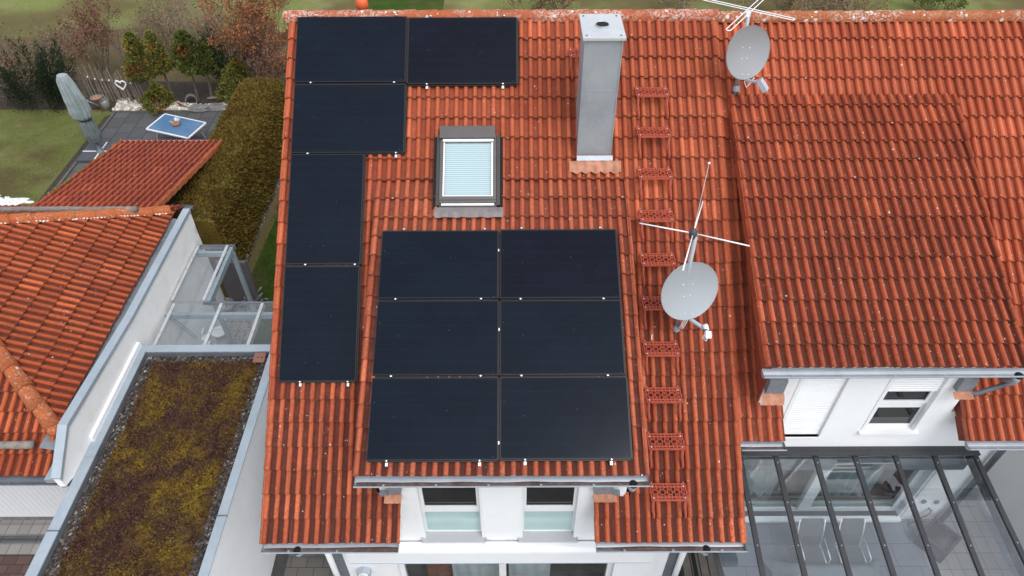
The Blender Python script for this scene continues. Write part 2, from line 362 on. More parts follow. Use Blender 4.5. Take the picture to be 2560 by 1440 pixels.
M['pavers_light']=paver_mat('light_paver',((.27,.255,.24),(.33,.31,.29)),.22,.30,.005,0,0)
M['terrace']=paver_mat('terrace_tile',((.165,.185,.215),(.20,.22,.25)),.62,.42,.006,0,.4,(.07,.07,.075))
M['pavers_dark']=simple('dark_kerb_paver',(.05,.05,.05),.85,0,.2,6)
def leaf_mat(name,a,b,c=None,rough=.75):
    t=NT(name);vo=t.vor(5.5);n=t.noise(2.2,3)
    col=t.ramp(n,[(.3,a),(.7,b)])
    rc=t.new('ShaderNodeSeparateColor');t.t.links.new(t.noise(26,2,.5,None,'Color'),rc.inputs[0])
    col=t.mix(t.sstep(rc.outputs[0],.4,.65),col,tuple(x*.55 for x in a))
    if c: col=t.mix(t.math('MULTIPLY',t.sstep(t.noise(1.6,3,.6),.52,.66),.8),col,c)
    m=t.done(col,rough,0,.2);return m
M['hedge']=leaf_mat('hedge_leaf',(0.133,0.091,0.019),(0.230,0.149,0.028),(0.157,0.122,0.026))
M['thuja']=leaf_mat('thuja_leaf',(0.139,0.156,0.034),(0.261,0.242,0.051),(0.397,0.211,0.042))
M['thuja_green']=leaf_mat('thuja_green_leaf',(0.099,0.128,0.031),(0.177,0.185,0.040))
M['yew']=leaf_mat('yew_needle',(0.022,0.037,0.018),(0.040,0.055,0.025))
M['beech']=leaf_mat('dry_beech_leaf',(0.276,0.103,0.044),(0.442,0.173,0.076),(0.206,0.090,0.048))
M['drybrown']=leaf_mat('dry_brown_leaf',(0.179,0.085,0.058),(0.276,0.138,0.090))
M['drytan']=leaf_mat('dry_tan_leaf',(0.245,0.173,0.108),(0.360,0.259,0.158))
M['ivy']=leaf_mat('ivy_leaf',(0.042,0.063,0.022),(0.084,0.098,0.031))
M['rust_leaf']=leaf_mat('rusty_thuja_leaf',(.20,.105,.028),(.27,.14,.035))
def sedum_mat():
    t=NT('sedum');n=t.noise(1.9,4,.7);f=t.noise(14,4,.75)
    c=t.ramp(n,[(.40,(.045,.022,.017)),(.50,(.075,.044,.016)),(.60,(.13,.082,.013)),(.74,(.23,.165,.018))])
    c=t.mix(t.sstep(f,.42,.66),c,(.030,.015,.014));return t.done(c,.9,0,.15)
M['sedum']=sedum_mat()
M['sedum_tip']=(lambda t:t.done(t.ramp(t.noise(2.1,4,.7),[(.42,(.100,.044,.036)),(.51,(.135,.076,.032)),(.61,(.20,.122,.020)),(.74,(.31,.22,.022))]),.85,0,.15))(NT('sedum_tip'))
# ------------------------------------------------------------------ camera, world, light
cam=bpy.data.cameras.new('camera');co=bpy.data.objects.new('camera',cam);COL.objects.link(co)
cam.sensor_width=36;cam.lens=F/2560*36;cam.clip_end=2000;cam.clip_start=.05
mw=Matrix.Identity(4)
for i in range(3):
    mw[i][0]=CM[0][i];mw[i][1]=-CM[1][i];mw[i][2]=-CM[2][i];mw[i][3]=EYE[i]
co.matrix_world=mw;SC.camera=co
w=bpy.data.worlds.new('World');SC.world=w;w.use_nodes=True;wn=w.node_tree
sky=wn.nodes.new('ShaderNodeTexSky');sky.sky_type='NISHITA';sky.sun_disc=False
SE,SA=R(58),R(148)   # sun elevation; azimuth clockwise from +Y
sky.sun_elevation=SE;sky.sun_rotation=SA;sky.air_density=1.0;sky.dust_density=1.5;sky.ozone_density=1.0
hs=wn.nodes.new('ShaderNodeHueSaturation');hs.inputs['Saturation'].default_value=.30
wn.links.new(sky.outputs[0],hs.inputs['Color']);wn.links.new(hs.outputs[0],wn.nodes['Background'].inputs[0]);wn.nodes['Background'].inputs[1].default_value=.15
sl=bpy.data.lights.new('sun','SUN');so=bpy.data.objects.new('sun',sl);COL.objects.link(so)
sl.energy=.6;sl.angle=R(30);sl.color=(1,.96,.9)
sd=V((math.sin(SA)*math.cos(SE),math.cos(SA)*math.cos(SE),math.sin(SE)))
so.rotation_euler=sd.to_track_quat('Z','Y').to_euler()
SC.view_settings.view_transform='Standard';SC.view_settings.look='None';SC.view_settings.gamma=1;SC.view_settings.exposure=.92
# ------------------------------------------------------------------ roof frames
SL=R(35.61);CS,SN=math.cos(SL),math.sin(SL)
N_MAIN=V((0,-SN,CS));ED=V((0,-CS,-SN));EX=V((1,0,0))
RID=V((0,11.448,7.686))
def P(x,y,h=0): return onP(x,y,RID+N_MAIN*h,N_MAIN)
def main_pt(u,s,h=0): return RID+EX*u+ED*s+N_MAIN*h
DA=R(23.6);N_D=V((0,-math.sin(DA),math.cos(DA)));ED_D=V((0,-math.cos(DA),-math.sin(DA)));J0=V((0,9.137,6.032))
def D(x,y,h=0): return onP(x,y,J0+N_D*h,N_D)
NA=R(25);N_N=V((0,-math.sin(NA),math.cos(NA)));ED_N=V((0,-math.cos(NA),-math.sin(NA)));K0=V((0,10.12,6.736))
YW=5.227;YN=6.361
PROF=[(0,-.030),(.015,-.028),(.035,.0),(.09,.024),(.19,.037),(.28,.040),(.37,.037),(.47,.024),(.525,.0),(.55,-.026),(.78,-.024),(1,-.030)]
def tiles(mb,O,ex,ed,en,u0,u1,s0,s1,course=.345,sph=0.0,uph=0.0,roll=.15,lift=.044,seed=1,jit=1.0):
    rnd=random.Random(seed);tw=2*roll
    k0=math.floor((s0-sph)/course+1e-6);k1=math.ceil((s1-sph)/course-1e-6)
    i0=math.floor((u0-uph)/tw+1e-6);i1=math.ceil((u1-uph)/tw-1e-6)
    for k in range(k0,k1):
        a=max(s0,sph+k*course);b=min(s1,sph+(k+1)*course);wav=rnd.uniform(-.006,.006)*jit
        for i in range(i0,i1):
            dz=rnd.uniform(-.004,.004)*jit;ds=rnd.uniform(-.008,.008)*jit+wav;du=rnd.uniform(-.003,.003)*jit;tl=rnd.uniform(-.005,.005)*jit
            vs=[];uv=[];n=0
            for half in (0,1):
                for (fx,hz) in (PROF if half==0 else PROF[1:]):
                    u=uph+i*tw+(half+fx)*roll
                    if u<u0-1e-6 or u>u1+1e-6: continue
                    n+=1;fu=i+.002+.996*(half+fx)/2
                    for (sv,hh,vv) in ((a-.03,hz+dz,k+.002),((a+b)/2,hz+lift*.5+dz,k+.5),(b+ds,hz+lift+dz+tl,k+.99),(b+ds-.030,hz*.9-.016+dz,k+.998)):
                        vs.append(O+ex*(u+du)+ed*sv+en*hh);uv.append((fu,vv))
            fs=[]
            for q in range(n-1):
                for r_ in range(3):
                    fs.append((q*4+r_,q*4+r_+1,(q+1)*4+r_+1,(q+1)*4+r_))
            # split riser so its crest shades sharp
            mb.add(vs,fs,uv)
def verge(mb,O,ed,en,ux,side,s0,s1,course,sph,drop=.11,w=.055,seed=3):
    rnd=random.Random(seed);k0=math.floor((s0-sph)/course);k1=math.ceil((s1-sph)/course-1e-6)
    for k in range(k0,k1):
        a=max(s0,sph+k*course)-.02;b=min(s1,sph+(k+1)*course)+rnd.uniform(-.006,.006)
        x0=ux+side*rnd.uniform(.0,.006);h0,h1=.012,.046
        A=[O+EX*x0+ed*a+en*h0,O+EX*(x0-side*w)+ed*a+en*(h0+.012),O+EX*(x0-side*w)+ed*b+en*(h1+.012),O+EX*x0+ed*b+en*h1]
        B=[O+EX*x0+ed*a+en*(h0-drop),O+EX*x0+ed*b+en*(h1-drop)]
        C=[O+EX*(x0-side*w)+ed*(b-.015)+en*(-.02),O+EX*x0+ed*(b-.004)+en*(h1-drop)]
        uv=[(ux*3.3+.1,k+.01),(ux*3.3+.2,k+.01),(ux*3.3+.2,k+.95),(ux*3.3+.1,k+.95)]
        mb.add(A+[B[0],B[1],C[0]],[(0,1,2,3) if side<0 else (3,2,1,0),(0,3,5,4),(3,2,6,5)],uv+[uv[0],uv[3],uv[2]])
def ridge_tiles(mb,p,q,r,L=.36,n=9,seed=2,flip=False,spread=1.15):
    p=V(p);q=V(q);d=(q-p);T=d.length;d.normalize();m=round(T/L);rnd=random.Random(seed);L=T/m
    e=d.cross(V((0,0,1))).normalized();g=e.cross(d)
    for i in range(m):
        a=p+d*(i*L-.025);b=p+d*((i+1)*L+.02);ra,rb=(r*.90,r*1.06) if not flip else (r*1.06,r*.9)
        j=g*rnd.uniform(-.006,.006)+e*rnd.uniform(-.006,.006);vs=[]
        for (c,rr) in ((a,ra),(b,rb),(b,rb-.02) if not flip else (a,ra-.02)):
            for k in range(n+1):
                t=math.pi*(k/n)*spread-(spread-1)*math.pi/2
                vs.append(c+j+e*(math.cos(t)*rr)+g*(math.sin(t)*rr*.95))
        N=n+1;fs=[(k,k+1,N+k+1,N+k) for k in range(n)]
        o=N if not flip else 0
        fs+=[(o+k,o+k+1,2*N+k+1,2*N+k) for k in range(n)]
        mb.add(vs,fs)
def gutter(mb,a,b,r=.075,n=10,mi=0,wall=.006,endcaps=True,lip=True):
    # open half-round channel from a to b (points on the axis at rim height)
    a=V(a);b=V(b);d=(b-a).normalized();e=d.cross(V((0,0,1))).normalized();g=V((0,0,1))
    vs=[]
    for c in (a,b):
        for rr in (r,r-wall):
            for k in range(n+1):
                t=math.pi+math.pi*k/n;vs.append(c+e*(math.cos(t)*rr)+g*(math.sin(t)*rr))
    N=n+1;fs=[]
    for k in range(n):
        fs+=[(k,k+1,2*N+k+1,2*N+k),(N+k+1,N+k,3*N+k,3*N+k+1)]
    fs+=[(0,2*N,3*N,N),(n,N+n,3*N+n,2*N+n)]
    mb.add(vs,fs,mi=mi)
    if endcaps:
        for c in (a,b):
            mb.add([c]+[c+e*(math.cos(math.pi+math.pi*k/n)*r)+g*(math.sin(math.pi+math.pi*k/n)*r) for k in range(n+1)],[tuple(range(n+2))],mi=mi)
    if lip:
        sgn=1 if (e.y<0) else -1
        mb.tube([a+e*(sgn*r),b+e*(sgn*r)],.011,6,mi=mi)
        L=(b-a).length
        for i in range(1,int(L/.7)+1):
            c=a+d*(i*.7-.3);mb.bar(c+e*(sgn*(r+.006))+V((0,0,.008)),c+e*(sgn*(r-.03))+V((0,0,.008)),.03,.016,mi=mi)
# ------------------------------------------------------------------ ground
def sheet(name,poly,z,mat,kind='structure'):
    mb=MB();mb.add([(x,y,z) for x,y in poly],[tuple(range(len(poly)))]);o=mb.build(name,mat,org=(poly[0][0],poly[0][1],z));tag(o,kind=kind);return o
HX0,HX1,HY0,HY1=-3.01,2.71,-4,7.75
mb=MB();B=400
for (x0,x1,y0,y1) in ((-B,B,HY1,B),(-B,B,-B,HY0),(-B,HX0,HY0,HY1),(HX1,B,HY0,HY1)):
    mb.add([(x0,y0,0),(x1,y0,0),(x1,y1,0),(x0,y1,0)],[(0,1,2,3)])
tag(mb.build('ground',M['meadow']),kind='structure')
mb=MB();mb.add([(HX0,HY0,-.9),(HX1,HY0,-.9),(HX1,HY1,-.9),(HX0,HY1,-.9)],[(0,1,2,3)])
mb.box((HX0-.1,HY0,-.9),(HX0,HY1,-.004));mb.box((HX1,HY0,-.9),(HX1+.1,HY1,-.004));mb.box((HX0,HY0-.1,-.9),(HX1,HY0,-.004))
tag(mb.build('terrace_floor',M['pavers']),kind='structure')
sheet('lawn',[(-40,8),(-13.75,8),(-13.75,21.5),(-16.2,21.9),(-40,22.3)],.004,M['lawn'])
sheet('garden_bed',[(-30,21.95),(-14.0,21.75),(-13.9,21.6),(-8.2,21.6),(-7.2,20.3),(-6.7,20.3),(-6.4,23.5),(-30,24.4)],.006,M['soil'])
M['litter']=grass_mat('leaf_litter',((.13,.11,.055),(.17,.14,.075),(.22,.175,.10)),.5,1.2)
sheet('leaf_litter',[(-30,24.0),(-6.5,23.4),(-6.0,27.2),(-14,28.6),(-22,27.0),(-32,26.2)],.005,M['litter'])
sheet('lawn_border',[(-13.98,12),(-13.6,12),(-13.6,21.6),(-13.95,21.3)],.008,M['soil'])
sheet('patio',[(-13.66,12.2),(-8.4,12.2),(-8.4,21.56),(-13.66,21.56)],.012,M['patio'])
mb=MB();mb.box((-13.74,12.2,0),(-13.66,21.62,.05));mb.box((-13.66,21.562,0),(-8.4,21.64,.05));tag(mb.build('patio_kerb',M['pavers']),kind='structure')
sheet('grass_strip',[(-7.0,9.9),(-3.0,9.9),(-3.0,40),(-6.2,40),(-6.6,20)],.004,M['strip_grass'])
sheet('gravel_path',[(-7.25,12.4),(-7.07,12.4),(-7.02,21),(-7.2,21)],.008,M['gravel'])
sheet('driveway',[(-18,-3),(-7.0,-3),(-7.0,6.0),(-18,6.0)],.004,M['pavers_red'])
sheet('drain_strip',[(-18,5.86),(-7.0,5.86),(-7.0,6.6),(-18,6.6)],.008,M['pavers_light'])
sheet('passage',[(-4.4,-3),(-3.06,-3),(-3.06,9.9),(-7.0,9.9),(-7.0,8.7),(-4.4,8.7)],.004,M['pavers'])
sheet('passage_kerb',[(-4.4,-3),(-4.17,-3),(-4.17,8.7),(-4.4,8.7)],.008,M['pavers_dark'])
sheet('court_floor',[(-7.1,8.72),(-4.4,8.72),(-4.4,10.15),(-6.2,10.15),(-6.2,12.4),(-7.1,12.4)],.008,M['pavers_light'])
mb=MB();mb.box((3.36,-2,0),(9.2,6.4,.3));tag(mb.build('neighbour_terrace',M['terrace']),kind='structure')
mb=MB();mb.add([(7.35,3.5,.304),(8.75,3.5,.304),(8.75,6.9,.304),(7.35,6.9,.304)],[(0,1,2,3)]);tag(mb.build('terrace_side_paving',M['pavers_light']),kind='structure')
# drainage channel in front of the bungalow
t=thing('drain_channel',(-9.3,6.15,0),'dark slotted drainage channel set in the driveway paving','drain')
mb=MB();mb.box((-18,6.06,.0),(-7.02,6.09,.016));mb.box((-18,6.22,.0),(-7.02,6.25,.016));mb.build('channel_edge',M['zinc_dark'],t)
mb=MB()
for i in range(300): mb.box((-14-.0+i*.0235,6.09,.002),(-14+i*.0235+.011,6.22,.014))
mb.box((-14,6.145,.004),(-7.02,6.155,.0145));mb.build('grating',M['anthracite'],t)
# ------------------------------------------------------------------ solar house
house=thing('row_house',(0,5.2,0),'white end house with solar panels all over its orange tiled roof','house')
CO,SP=.3423,.0925;EV=SP+CO*24
XL,XR=-3.675,3.335
xl_in=P(1004,1300).x;xr_in=P(1484,1300).x
mb=MB();O=RID
tiles(mb,O,EX,ED,N_MAIN,XL,XR,.06,SP+CO*9,CO,SP,uph=XL+.02,seed=11)
tiles(mb,O,EX,ED,N_MAIN,XL,-1.88,SP+CO*9,SP+CO*22,CO,SP,uph=XL+.02,seed=15)
tiles(mb,O,EX,ED,N_MAIN,1.55,XR,SP+CO*9,SP+CO*22,CO,SP,uph=XL+.02,seed=16)
tiles(mb,O,EX,ED,N_MAIN,XL,xl_in,SP+CO*22,EV,CO,SP,uph=XL+.02,seed=12)
tiles(mb,O,EX,ED,N_MAIN,xr_in,XR,SP+CO*22,EV,CO,SP,uph=XL+.02,seed=13)
# back slope
nb=V((0,SN,CS));eb=V((0,CS,-SN))
roof=mb.build('roof',M['tile'],house,smooth=False)
mb=MB();tiles(mb,O,EX,eb,nb,XL,XR,.06,EV,CO,SP,uph=XL+.02,seed=14);mb.build('back_roof',M['tile'],house)
for a,b in ((XL,-1),(XR,1)): mb=MB();verge(mb,O,ED,N_MAIN,a,b,.06,EV,CO,SP);mb.build('verge_tiles',M['tile'],house)
mb=MB();ridge_tiles(mb,RID+V((XL-.07,0,-.015)),RID+V((XR+.02,0,-.03)),.115,.355,spread=1.3)
mb.build('ridge_tiles',M['ridge'],house,smooth=True)
# roof deck under the tiles
mb=MB()
mb.prism([main_pt(XL+.05,.02,-.06),main_pt(XR-.05,.02,-.06),main_pt(XR-.05,SP+CO*9,-.06),main_pt(XL+.05,SP+CO*9,-.06)],N_MAIN*-.1)
for a,b in ((XL+.05,-1.93),(1.6,XR-.05)): mb.prism([main_pt(a,SP+CO*9.001,-.06),main_pt(b,SP+CO*9.001,-.06),main_pt(b,SP+CO*22-.05,-.06),main_pt(a,SP+CO*22-.05,-.06)],N_MAIN*-.1)
for a,b in ((XL+.05,xl_in-.02),(xr_in+.02,XR-.05)):
    mb.prism([main_pt(a,SP+CO*22-.049,-.06),main_pt(b,SP+CO*22-.049,-.06),main_pt(b,EV-.06,-.06),main_pt(a,EV-.06,-.06)],N_MAIN*-.1)
mb.build('eaves_board',M['white'],house)
# dormer roof
DX0,DX1=-2.165,1.80;DE=4.55;DC=.3235
mb=MB();tiles(mb,J0,EX,ED_D,N_D,DX0,DX1,-.01,DE,DC,DE-DC*15,uph=DX0+.01,seed=21)
mb.build('dormer_roof',M['tile_dormer'],house)
for a,b in ((DX0,-1),(DX1,1)): mb=MB();verge(mb,J0,ED_D,N_D,a,b,.05,DE,DC,DE-DC*15,.09);mb.build('dormer_verge',M['tile_dormer'],house)
mb=MB();mb.prism([J0+EX*(DX0+.06)+ED_D*.3+N_D*-.06,J0+EX*(DX1-.06)+ED_D*.3+N_D*-.06,J0+EX*(DX1-.06)+ED_D*(DE-.06)+N_D*-.06,J0+EX*(DX0+.06)+ED_D*(DE-.06)+N_D*-.06],N_D*-.1)
mb.build('dormer_soffit',M['white'],house)
# pale flashing tiles where dormer meets roof
mb=MB();tiles(mb,RID,EX,ED,N_MAIN+V((0,0,0)),-2.13,-1.95,SP+CO*7,SP+CO*8,CO,SP,uph=-2.2,seed=5)
# walls
wx0=onY(1048,1270,YW+.05).x;wx1=onY(1207,1290,YW+.05).x;wx2=onY(1302,1290,YW+.05).x;wx3=onY(1443,1290,YW+.05).x
zs=onY(1130,1331,YW+.1).z;zt=4.12;ztop=4.20
DWX0,DWX1=-1.95,1.62;WX0,WX1=-3.0,2.70
mb=MB()
mb.box((WX0,YW,-.9),(WX0+.4,YW+.3,2.98));mb.box((WX1-.4,YW,-.9),(WX1,YW+.3,2.98))
dx0,dx1=onY(998,1430,YW).x,onY(1532,1430,YW).x;dz=1.36
mb.box((WX0+.4,YW,-.9),(dx0,YW+.3,2.98));mb.box((dx1,YW,-.9),(WX1-.4,YW+.3,2.98))
mb.box((dx0,YW,dz),(dx1,YW+.3,zs))
mb.box((DWX0,YW,2.98),(dx0,YW+.3,zs)) if zs>2.98 else None
for a,b in ((dx0,wx0),(wx1,wx2),(wx3,dx1)): mb.box((a,YW,zs),(b,YW+.3,zt))
mb.box((dx0,YW,zt),(dx1,YW+.3,ztop))
mb.box((DWX0,YW,2.98),(dx0,YW+.3,ztop));mb.box((dx1,YW,2.98),(DWX1,YW+.3,ztop))
mb.build('front_wall',M['plaster'],house)
mb=MB()
for x0,x1 in ((WX0,WX0+.3),(WX1-.3,WX1)): 
    mb.prism([(x0,YW+.301,0),(x0,17.7,0),(x0,17.7,3.0),(x0,11.448,7.45),(x0,YW+.301,3.0)],(x1-x0,0,0))
for x0,x1 in ((DWX0,DWX0+.2),(DWX1-.2,DWX1)):
    mb.prism([(x0,YW+.301,3.0),(x0,8.9,5.3),(x0,8.9,5.72),(x0,YW+.301,4.15)],(x1-x0,0,0))
mb.box((WX0+.3,17.4,0),(WX1-.3,17.7,3.0))
mb.build('side_wall',M['plaster'],house)
mb=MB()
for x in (DWX0-.15,DWX1-.02): mb.box((x,YW-.005,3.15),(x+.17,YW+.1,3.2))
# zinc boxes and clay strips where the roof strips end at the dormer wall
def end_box(parent,x0,x1,yt,yb,y,yc,mat,tabs=0):
    # stands in front of the wall plane; yt, yb, yc are the picture rows of its top, foot and apron foot
    xa,xb=onY(x0,yb,y).x,onY(x1,yb,y).x;zt=onY((x0+x1)/2,yt,y).z;zb=onY((x0+x1)/2,yb,y).z
    m=MB();m.prism([(xa,y,zb),(xa,y,zt),(xa,y+.12,zt+.05),(xa,y+.12,zb)],(xb-xa,0,0))
    if tabs:
        ta,tb=(xa-.13,xa-.003) if tabs<0 else (xb+.003,xb+.10);m.box((ta,y-.02,zb-.01),(tb,y+.06,zb+.03))
    o=m.build('end_box',mat,parent,recalc=True)
    m=MB();n=12;vs=[];zc=onY((x0+x1)/2,yc,y-.12).z;xa-=.06 if tabs<=0 else .01;xb+=.01 if tabs<=0 else .05
    for i in range(n+1):
        u=xa+(xb-xa)*i/n;w=.006*math.sin(i*1.9);vs+=[(u,y-.004,zb+.015+w),(u,y-.06,zb-.01+w),(u,y-.12+.3*w,zc+w)]
    m.add(vs,[(3*i+k,3*i+k+1,3*i+k+4,3*i+k+3) for i in range(n) for k in (0,1)]);m.build('clay_flashing',M['clay'],o,smooth=True)
end_box(house,972,1003,1212,1237,YW-.10,1259,M['lead'],-1)
end_box(house,1484,1532,1210,1236,YW-.10,1256,M['lead'],1)
# windows of the dormer
def window(x0,x1,z0,z1,Y,zm0,zm1,parent,glass_up,glass_lo,depth=.10,fr=.055):
    f=MB();yb=Y+depth
    for a,b in (((x0,yb,z0),(x0+fr,yb+.07,z1)),((x1-fr,yb,z0),(x1,yb+.07,z1)),((x0+fr,yb,z0),(x1-fr,yb+.07,z0+fr)),((x0+fr,yb,z1-fr),(x1-fr,yb+.07,z1)),((x0+fr,yb,zm0),(x1-fr,yb+.07,zm1))): f.box(a,b)
    # opening sash, a step proud of the frame
    s_=.062
    for a,b in (((x0+.02,yb-.025,zm1+.012),(x0+.02+s_,yb-.001,z1-.02)),((x1-.02-s_,yb-.025,zm1+.012),(x1-.02,yb-.001,z1-.02)),((x0+.02+s_,yb-.025,zm1+.012),(x1-.02-s_,yb-.001,zm1+.012+s_))): f.box(a,b)
    # shutter guide rails
    f.box((x0-.004,Y+.004,z0),(x0+.03,Y+.06,z1));f.box((x1-.03,Y+.004,z0),(x1+.004,Y+.06,z1))
    w_=f.build('window',M['white'],parent)
    g=MB();g.box((x0+.02+s_,yb+.012,zm1+.012+s_),(x1-.02-s_,yb+.03,z1-fr));g.build('upper_pane',glass_up,w_)
    g=MB();g.box((x0+fr,yb+.012,z0+fr),(x1-fr,yb+.03,zm0));g.build('lower_pane',glass_lo,w_)
    g=MB();g.box((x0+.02+s_,yb-.0,zm1+.012+s_+.0),(x1-.02-s_,yb+.011,zm1+s_+.03));g.build('glazing_bead',M['anthracite'],w_)
    return w_
zm0=onY(1130,1279,YW+.1).z;zm1=onY(1130,1269,YW+.1).z
for a,b in ((wx0,wx1),(wx2,wx3)):
    wn_=window(a,b,zs,zt,YW,zm0,zm1,house,M['dark_glass'],M['aqua_glass'])
    s_=MB();zf=zs-.005
    s_.add([(a-.03,YW-.055,zs+.004),(b+.03,YW-.055,zs+.004),(b+.03,YW+.098,zs+.03),(a-.03,YW+.098,zs+.03),(a-.03,YW-.055,zs-.03),(b+.03,YW-.055,zs-.03)],[(0,1,2,3),(4,5,1,0)])
    s_.box((a-.036,YW-.056,zs-.085),(a-.028,YW+.09,zs+.05));s_.box((b+.028,YW-.056,zs-.085),(b+.036,YW+.09,zs+.05))
    s_.build('window_sill',M['granite'],wn_)
# gutters
def eave_gutter(name,parent,x0,x1,y,z,outx,r=.082,dirty=True):
    g=MB();gutter(g,(x0,y,z),(x1,y,z),r)
    o=g.build(name,M['zinc'],parent)
    if dirty:
        d=MB();n=int((x1-x0)/.06)
        for i in range(n):
            xa=x0+.02+(x1-x0-.04)*i/n;xb=x0+.02+(x1-x0-.04)*(i+1)/n
            wf=.026+.02*noise.noise(V((xa*2.3,y,0)));wb=.026+.02*noise.noise(V((xb*2.3,y,0)));h=-r+.018
            d.add([(xa,y-wf,h+.004),(xb,y-wb,h+.004),(xb,y+wb*.9,h+.003),(xa,y+wf*.9,h+.003),(xa,y,h+.012),(xb,y,h+.012)],[(0,1,5,4),(4,5,2,3)])
        for q in range(len(d.v)): d.v[q]=(d.v[q][0],d.v[q][1],d.v[q][2]+z)
        d.build('sludge',M['gutterdirt'],o)
    if outx is not None:
        d=MB();d.lathe([(.0,.012),(.045,.01),(.055,.0),(.056,-.04)],(outx,y-.01,z-r+.026),16);d.build('outlet',M['black'],o,smooth=True)
        d=MB();d.tube([(outx,y,z-r-.0),(outx,y,z-r-.12),(outx,y+.06,z-r-.2),(outx,y+.2,z-r-.3)],[.06,.05,.045,.045],12);d.build('outlet_spout',M['zinc'],o,smooth=True)
    return o
pe=J0+ED_D*DE;eave_gutter('dormer_gutter',house,DX0+.02,DX1+.0,pe.y-.05,pe.z-.045,onZ(1582,1197,pe.z-.1).x)
pe=main_pt(0,EV);gy,gz=pe.y-.045,pe.z-.04
eave_gutter('eave_gutter',house,XL+.02,xl_in-.04,gy,gz,onZ(740,1372,gz).x)
eave_gutter('eave_gutter',house,xr_in+.03,XR,gy,gz,onZ(1768,1365,gz).x)
# downpipes, and grey strips that paint in the shade beside them
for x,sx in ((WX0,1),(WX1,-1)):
    mb=MB();mb.box((x+sx*.01,YW-.012,-.9),(x+sx*.15,YW-.002,2.8));mb.build('pipe_shade_strip',M['zinc_dark'],house)
for x,sx in ((WX0-.02,-1),(WX1+.02,1)):
    mb=MB();mb.tube([(x+sx*.02,YW-.06,-.9),(x+sx*.02,YW-.06,2.62)],.052,12);mb.build('downpipe',M['white'],house,smooth=True)
# awning over the terrace door
ya=5.04
ax0,ax1=onY(868,1395,ya).x,onY(1632,1393,ya).x;az1=onY(1250,1379,ya).z;az0=onY(1250,1411,ya).z
t=MB();ym=YW-.03
prof=[(ym,az1+.022),(ya+.06,az1+.02),(ya+.02,az1+.008),(ya+.004,az1-.03),(ya,az1-.07),(ya+.004,az0+.05),(ya+.02,az0+.01),(ya+.06,az0),(ym,az0+.01)]
t.prism([(ax0,y,z) for y,z in prof],(ax1-ax0,0,0))
aw=t.build('awning',M['white_matt'],house,recalc=True)
for xa_,xb_ in ((ax0-.03,ax0-.002),(ax1+.002,ax1+.03)):
    t=MB();t.box((xa_,ya+.03,az0),(xb_,ym,az1+.02));t.build('end_cap',M['white'],aw)
t=MB();t.box((ax0+.02,ya-.012,az0+.055),(ax1-.02,ya+.002,az0+.06));t.build('seam_line',M['plastic_grey'],aw)
for px in (1275,1218):
    t=MB();x=onY(px,1368,5.1).x;t.box((x-.045,5.12,az1+.024),(x+.045,5.19,az1+.04));t.build('mounting_bracket',M['plastic_white'],aw)
zl=onY(1250,1367,YW-.04).z;t=MB();t.prism([(WX0+.9,YW-.001,zl),(WX1-.5,YW-.001,zl),(WX1-.5,YW-.05,zl-.012),(WX0+.9,YW-.05,zl-.012)],(0,0,-.03));t.build('wall_ledge',M['white_matt'],house)
# terrace door
t=MB();yb=YW+.08
mx=onY(1257,1430,yb).x
for a,b in (((dx0,yb,-.9),(dx0+.09,yb+.08,dz)),((dx1-.09,yb,-.9),(dx1,yb+.08,dz)),((mx-.06,yb,-.9),(mx+.06,yb+.08,dz)),((dx0+.09,yb,dz-.08),(mx-.06,yb+.08,dz)),((mx+.06,yb,dz-.08),(dx1-.09,yb+.08,dz)),((dx0+.09,yb,-.9),(dx1-.09,yb+.07,-.82))): t.box(a,b)
dr=t.build('terrace_door',M['white'],house)
for a,b in ((dx0+.09,mx-.06),(mx+.06,dx1-.09)):
    t=MB();t.box((a,yb+.02,-.82),(b,yb+.035,dz-.08));t.build('door_pane',M['glass_dark'],dr)
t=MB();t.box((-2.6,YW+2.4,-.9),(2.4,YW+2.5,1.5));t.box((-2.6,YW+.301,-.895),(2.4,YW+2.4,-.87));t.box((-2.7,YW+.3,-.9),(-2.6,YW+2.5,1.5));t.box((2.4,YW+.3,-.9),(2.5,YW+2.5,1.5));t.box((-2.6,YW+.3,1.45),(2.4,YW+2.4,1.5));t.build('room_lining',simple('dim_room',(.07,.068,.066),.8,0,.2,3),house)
def curtain(parent,x0,x1,y,z0,z1,amp=.035,per=.14,name='curtain'):
    c=MB();n=int((x1-x0)/per*8)
    vs=[]
    for i in range(n+1):
        x=x0+(x1-x0)*i/n;ph=2*math.pi*(x-x0)/per
        vs+= [(x,y+amp*math.sin(ph),z0+.02*math.cos(ph)),(x,y+amp*.7*math.sin(ph+.2),z1)]
    c.add(vs,[(2*i,2*i+2,2*i+3,2*i+1) for i in range(n)]);return c.build(name,M['curtain'],parent,smooth=True)
curtain(dr,dx0+.85,mx-.05,YW+.35,-.85,1.3,.02,.2);curtain(dr,mx+.1,mx+.85,YW+.35,-.85,1.3,.02,.2)
# red-brown cupboard just inside the door
t=MB();t.box((dx0+.35,YW+.5,-.9),(dx0+.8,YW+1.0,.9));t.build('cupboard',M['rusty'],house)
# wall lamp
c=onY(910,1432,YW-.06);t=thing('wall_lamp',(c.x,YW,c.z),'grey hexagonal wall lamp below the left end of the white awning','wall lamp')
def hexa(r,z0): return [(c.x+r*math.sin(2*math.pi*k/6),YW-.003,c.z+z0+r*math.cos(2*math.pi*k/6)) for k in range(6)]
m=MB();hx=hexa(.13,0)
m.prism([(a[0],a[1],a[2]) for a in hx],(0,-.10,0));m.build('lamp_housing',M['plastic_grey'],t,recalc=True)
m=MB();m.prism([(c.x+.085*math.sin(2*math.pi*k/6),YW-.1035,c.z+.085*math.cos(2*math.pi*k/6)) for k in range(6)],(0,-.03,0));m.build('lamp_shade',M['plastic_white'],t,recalc=True)
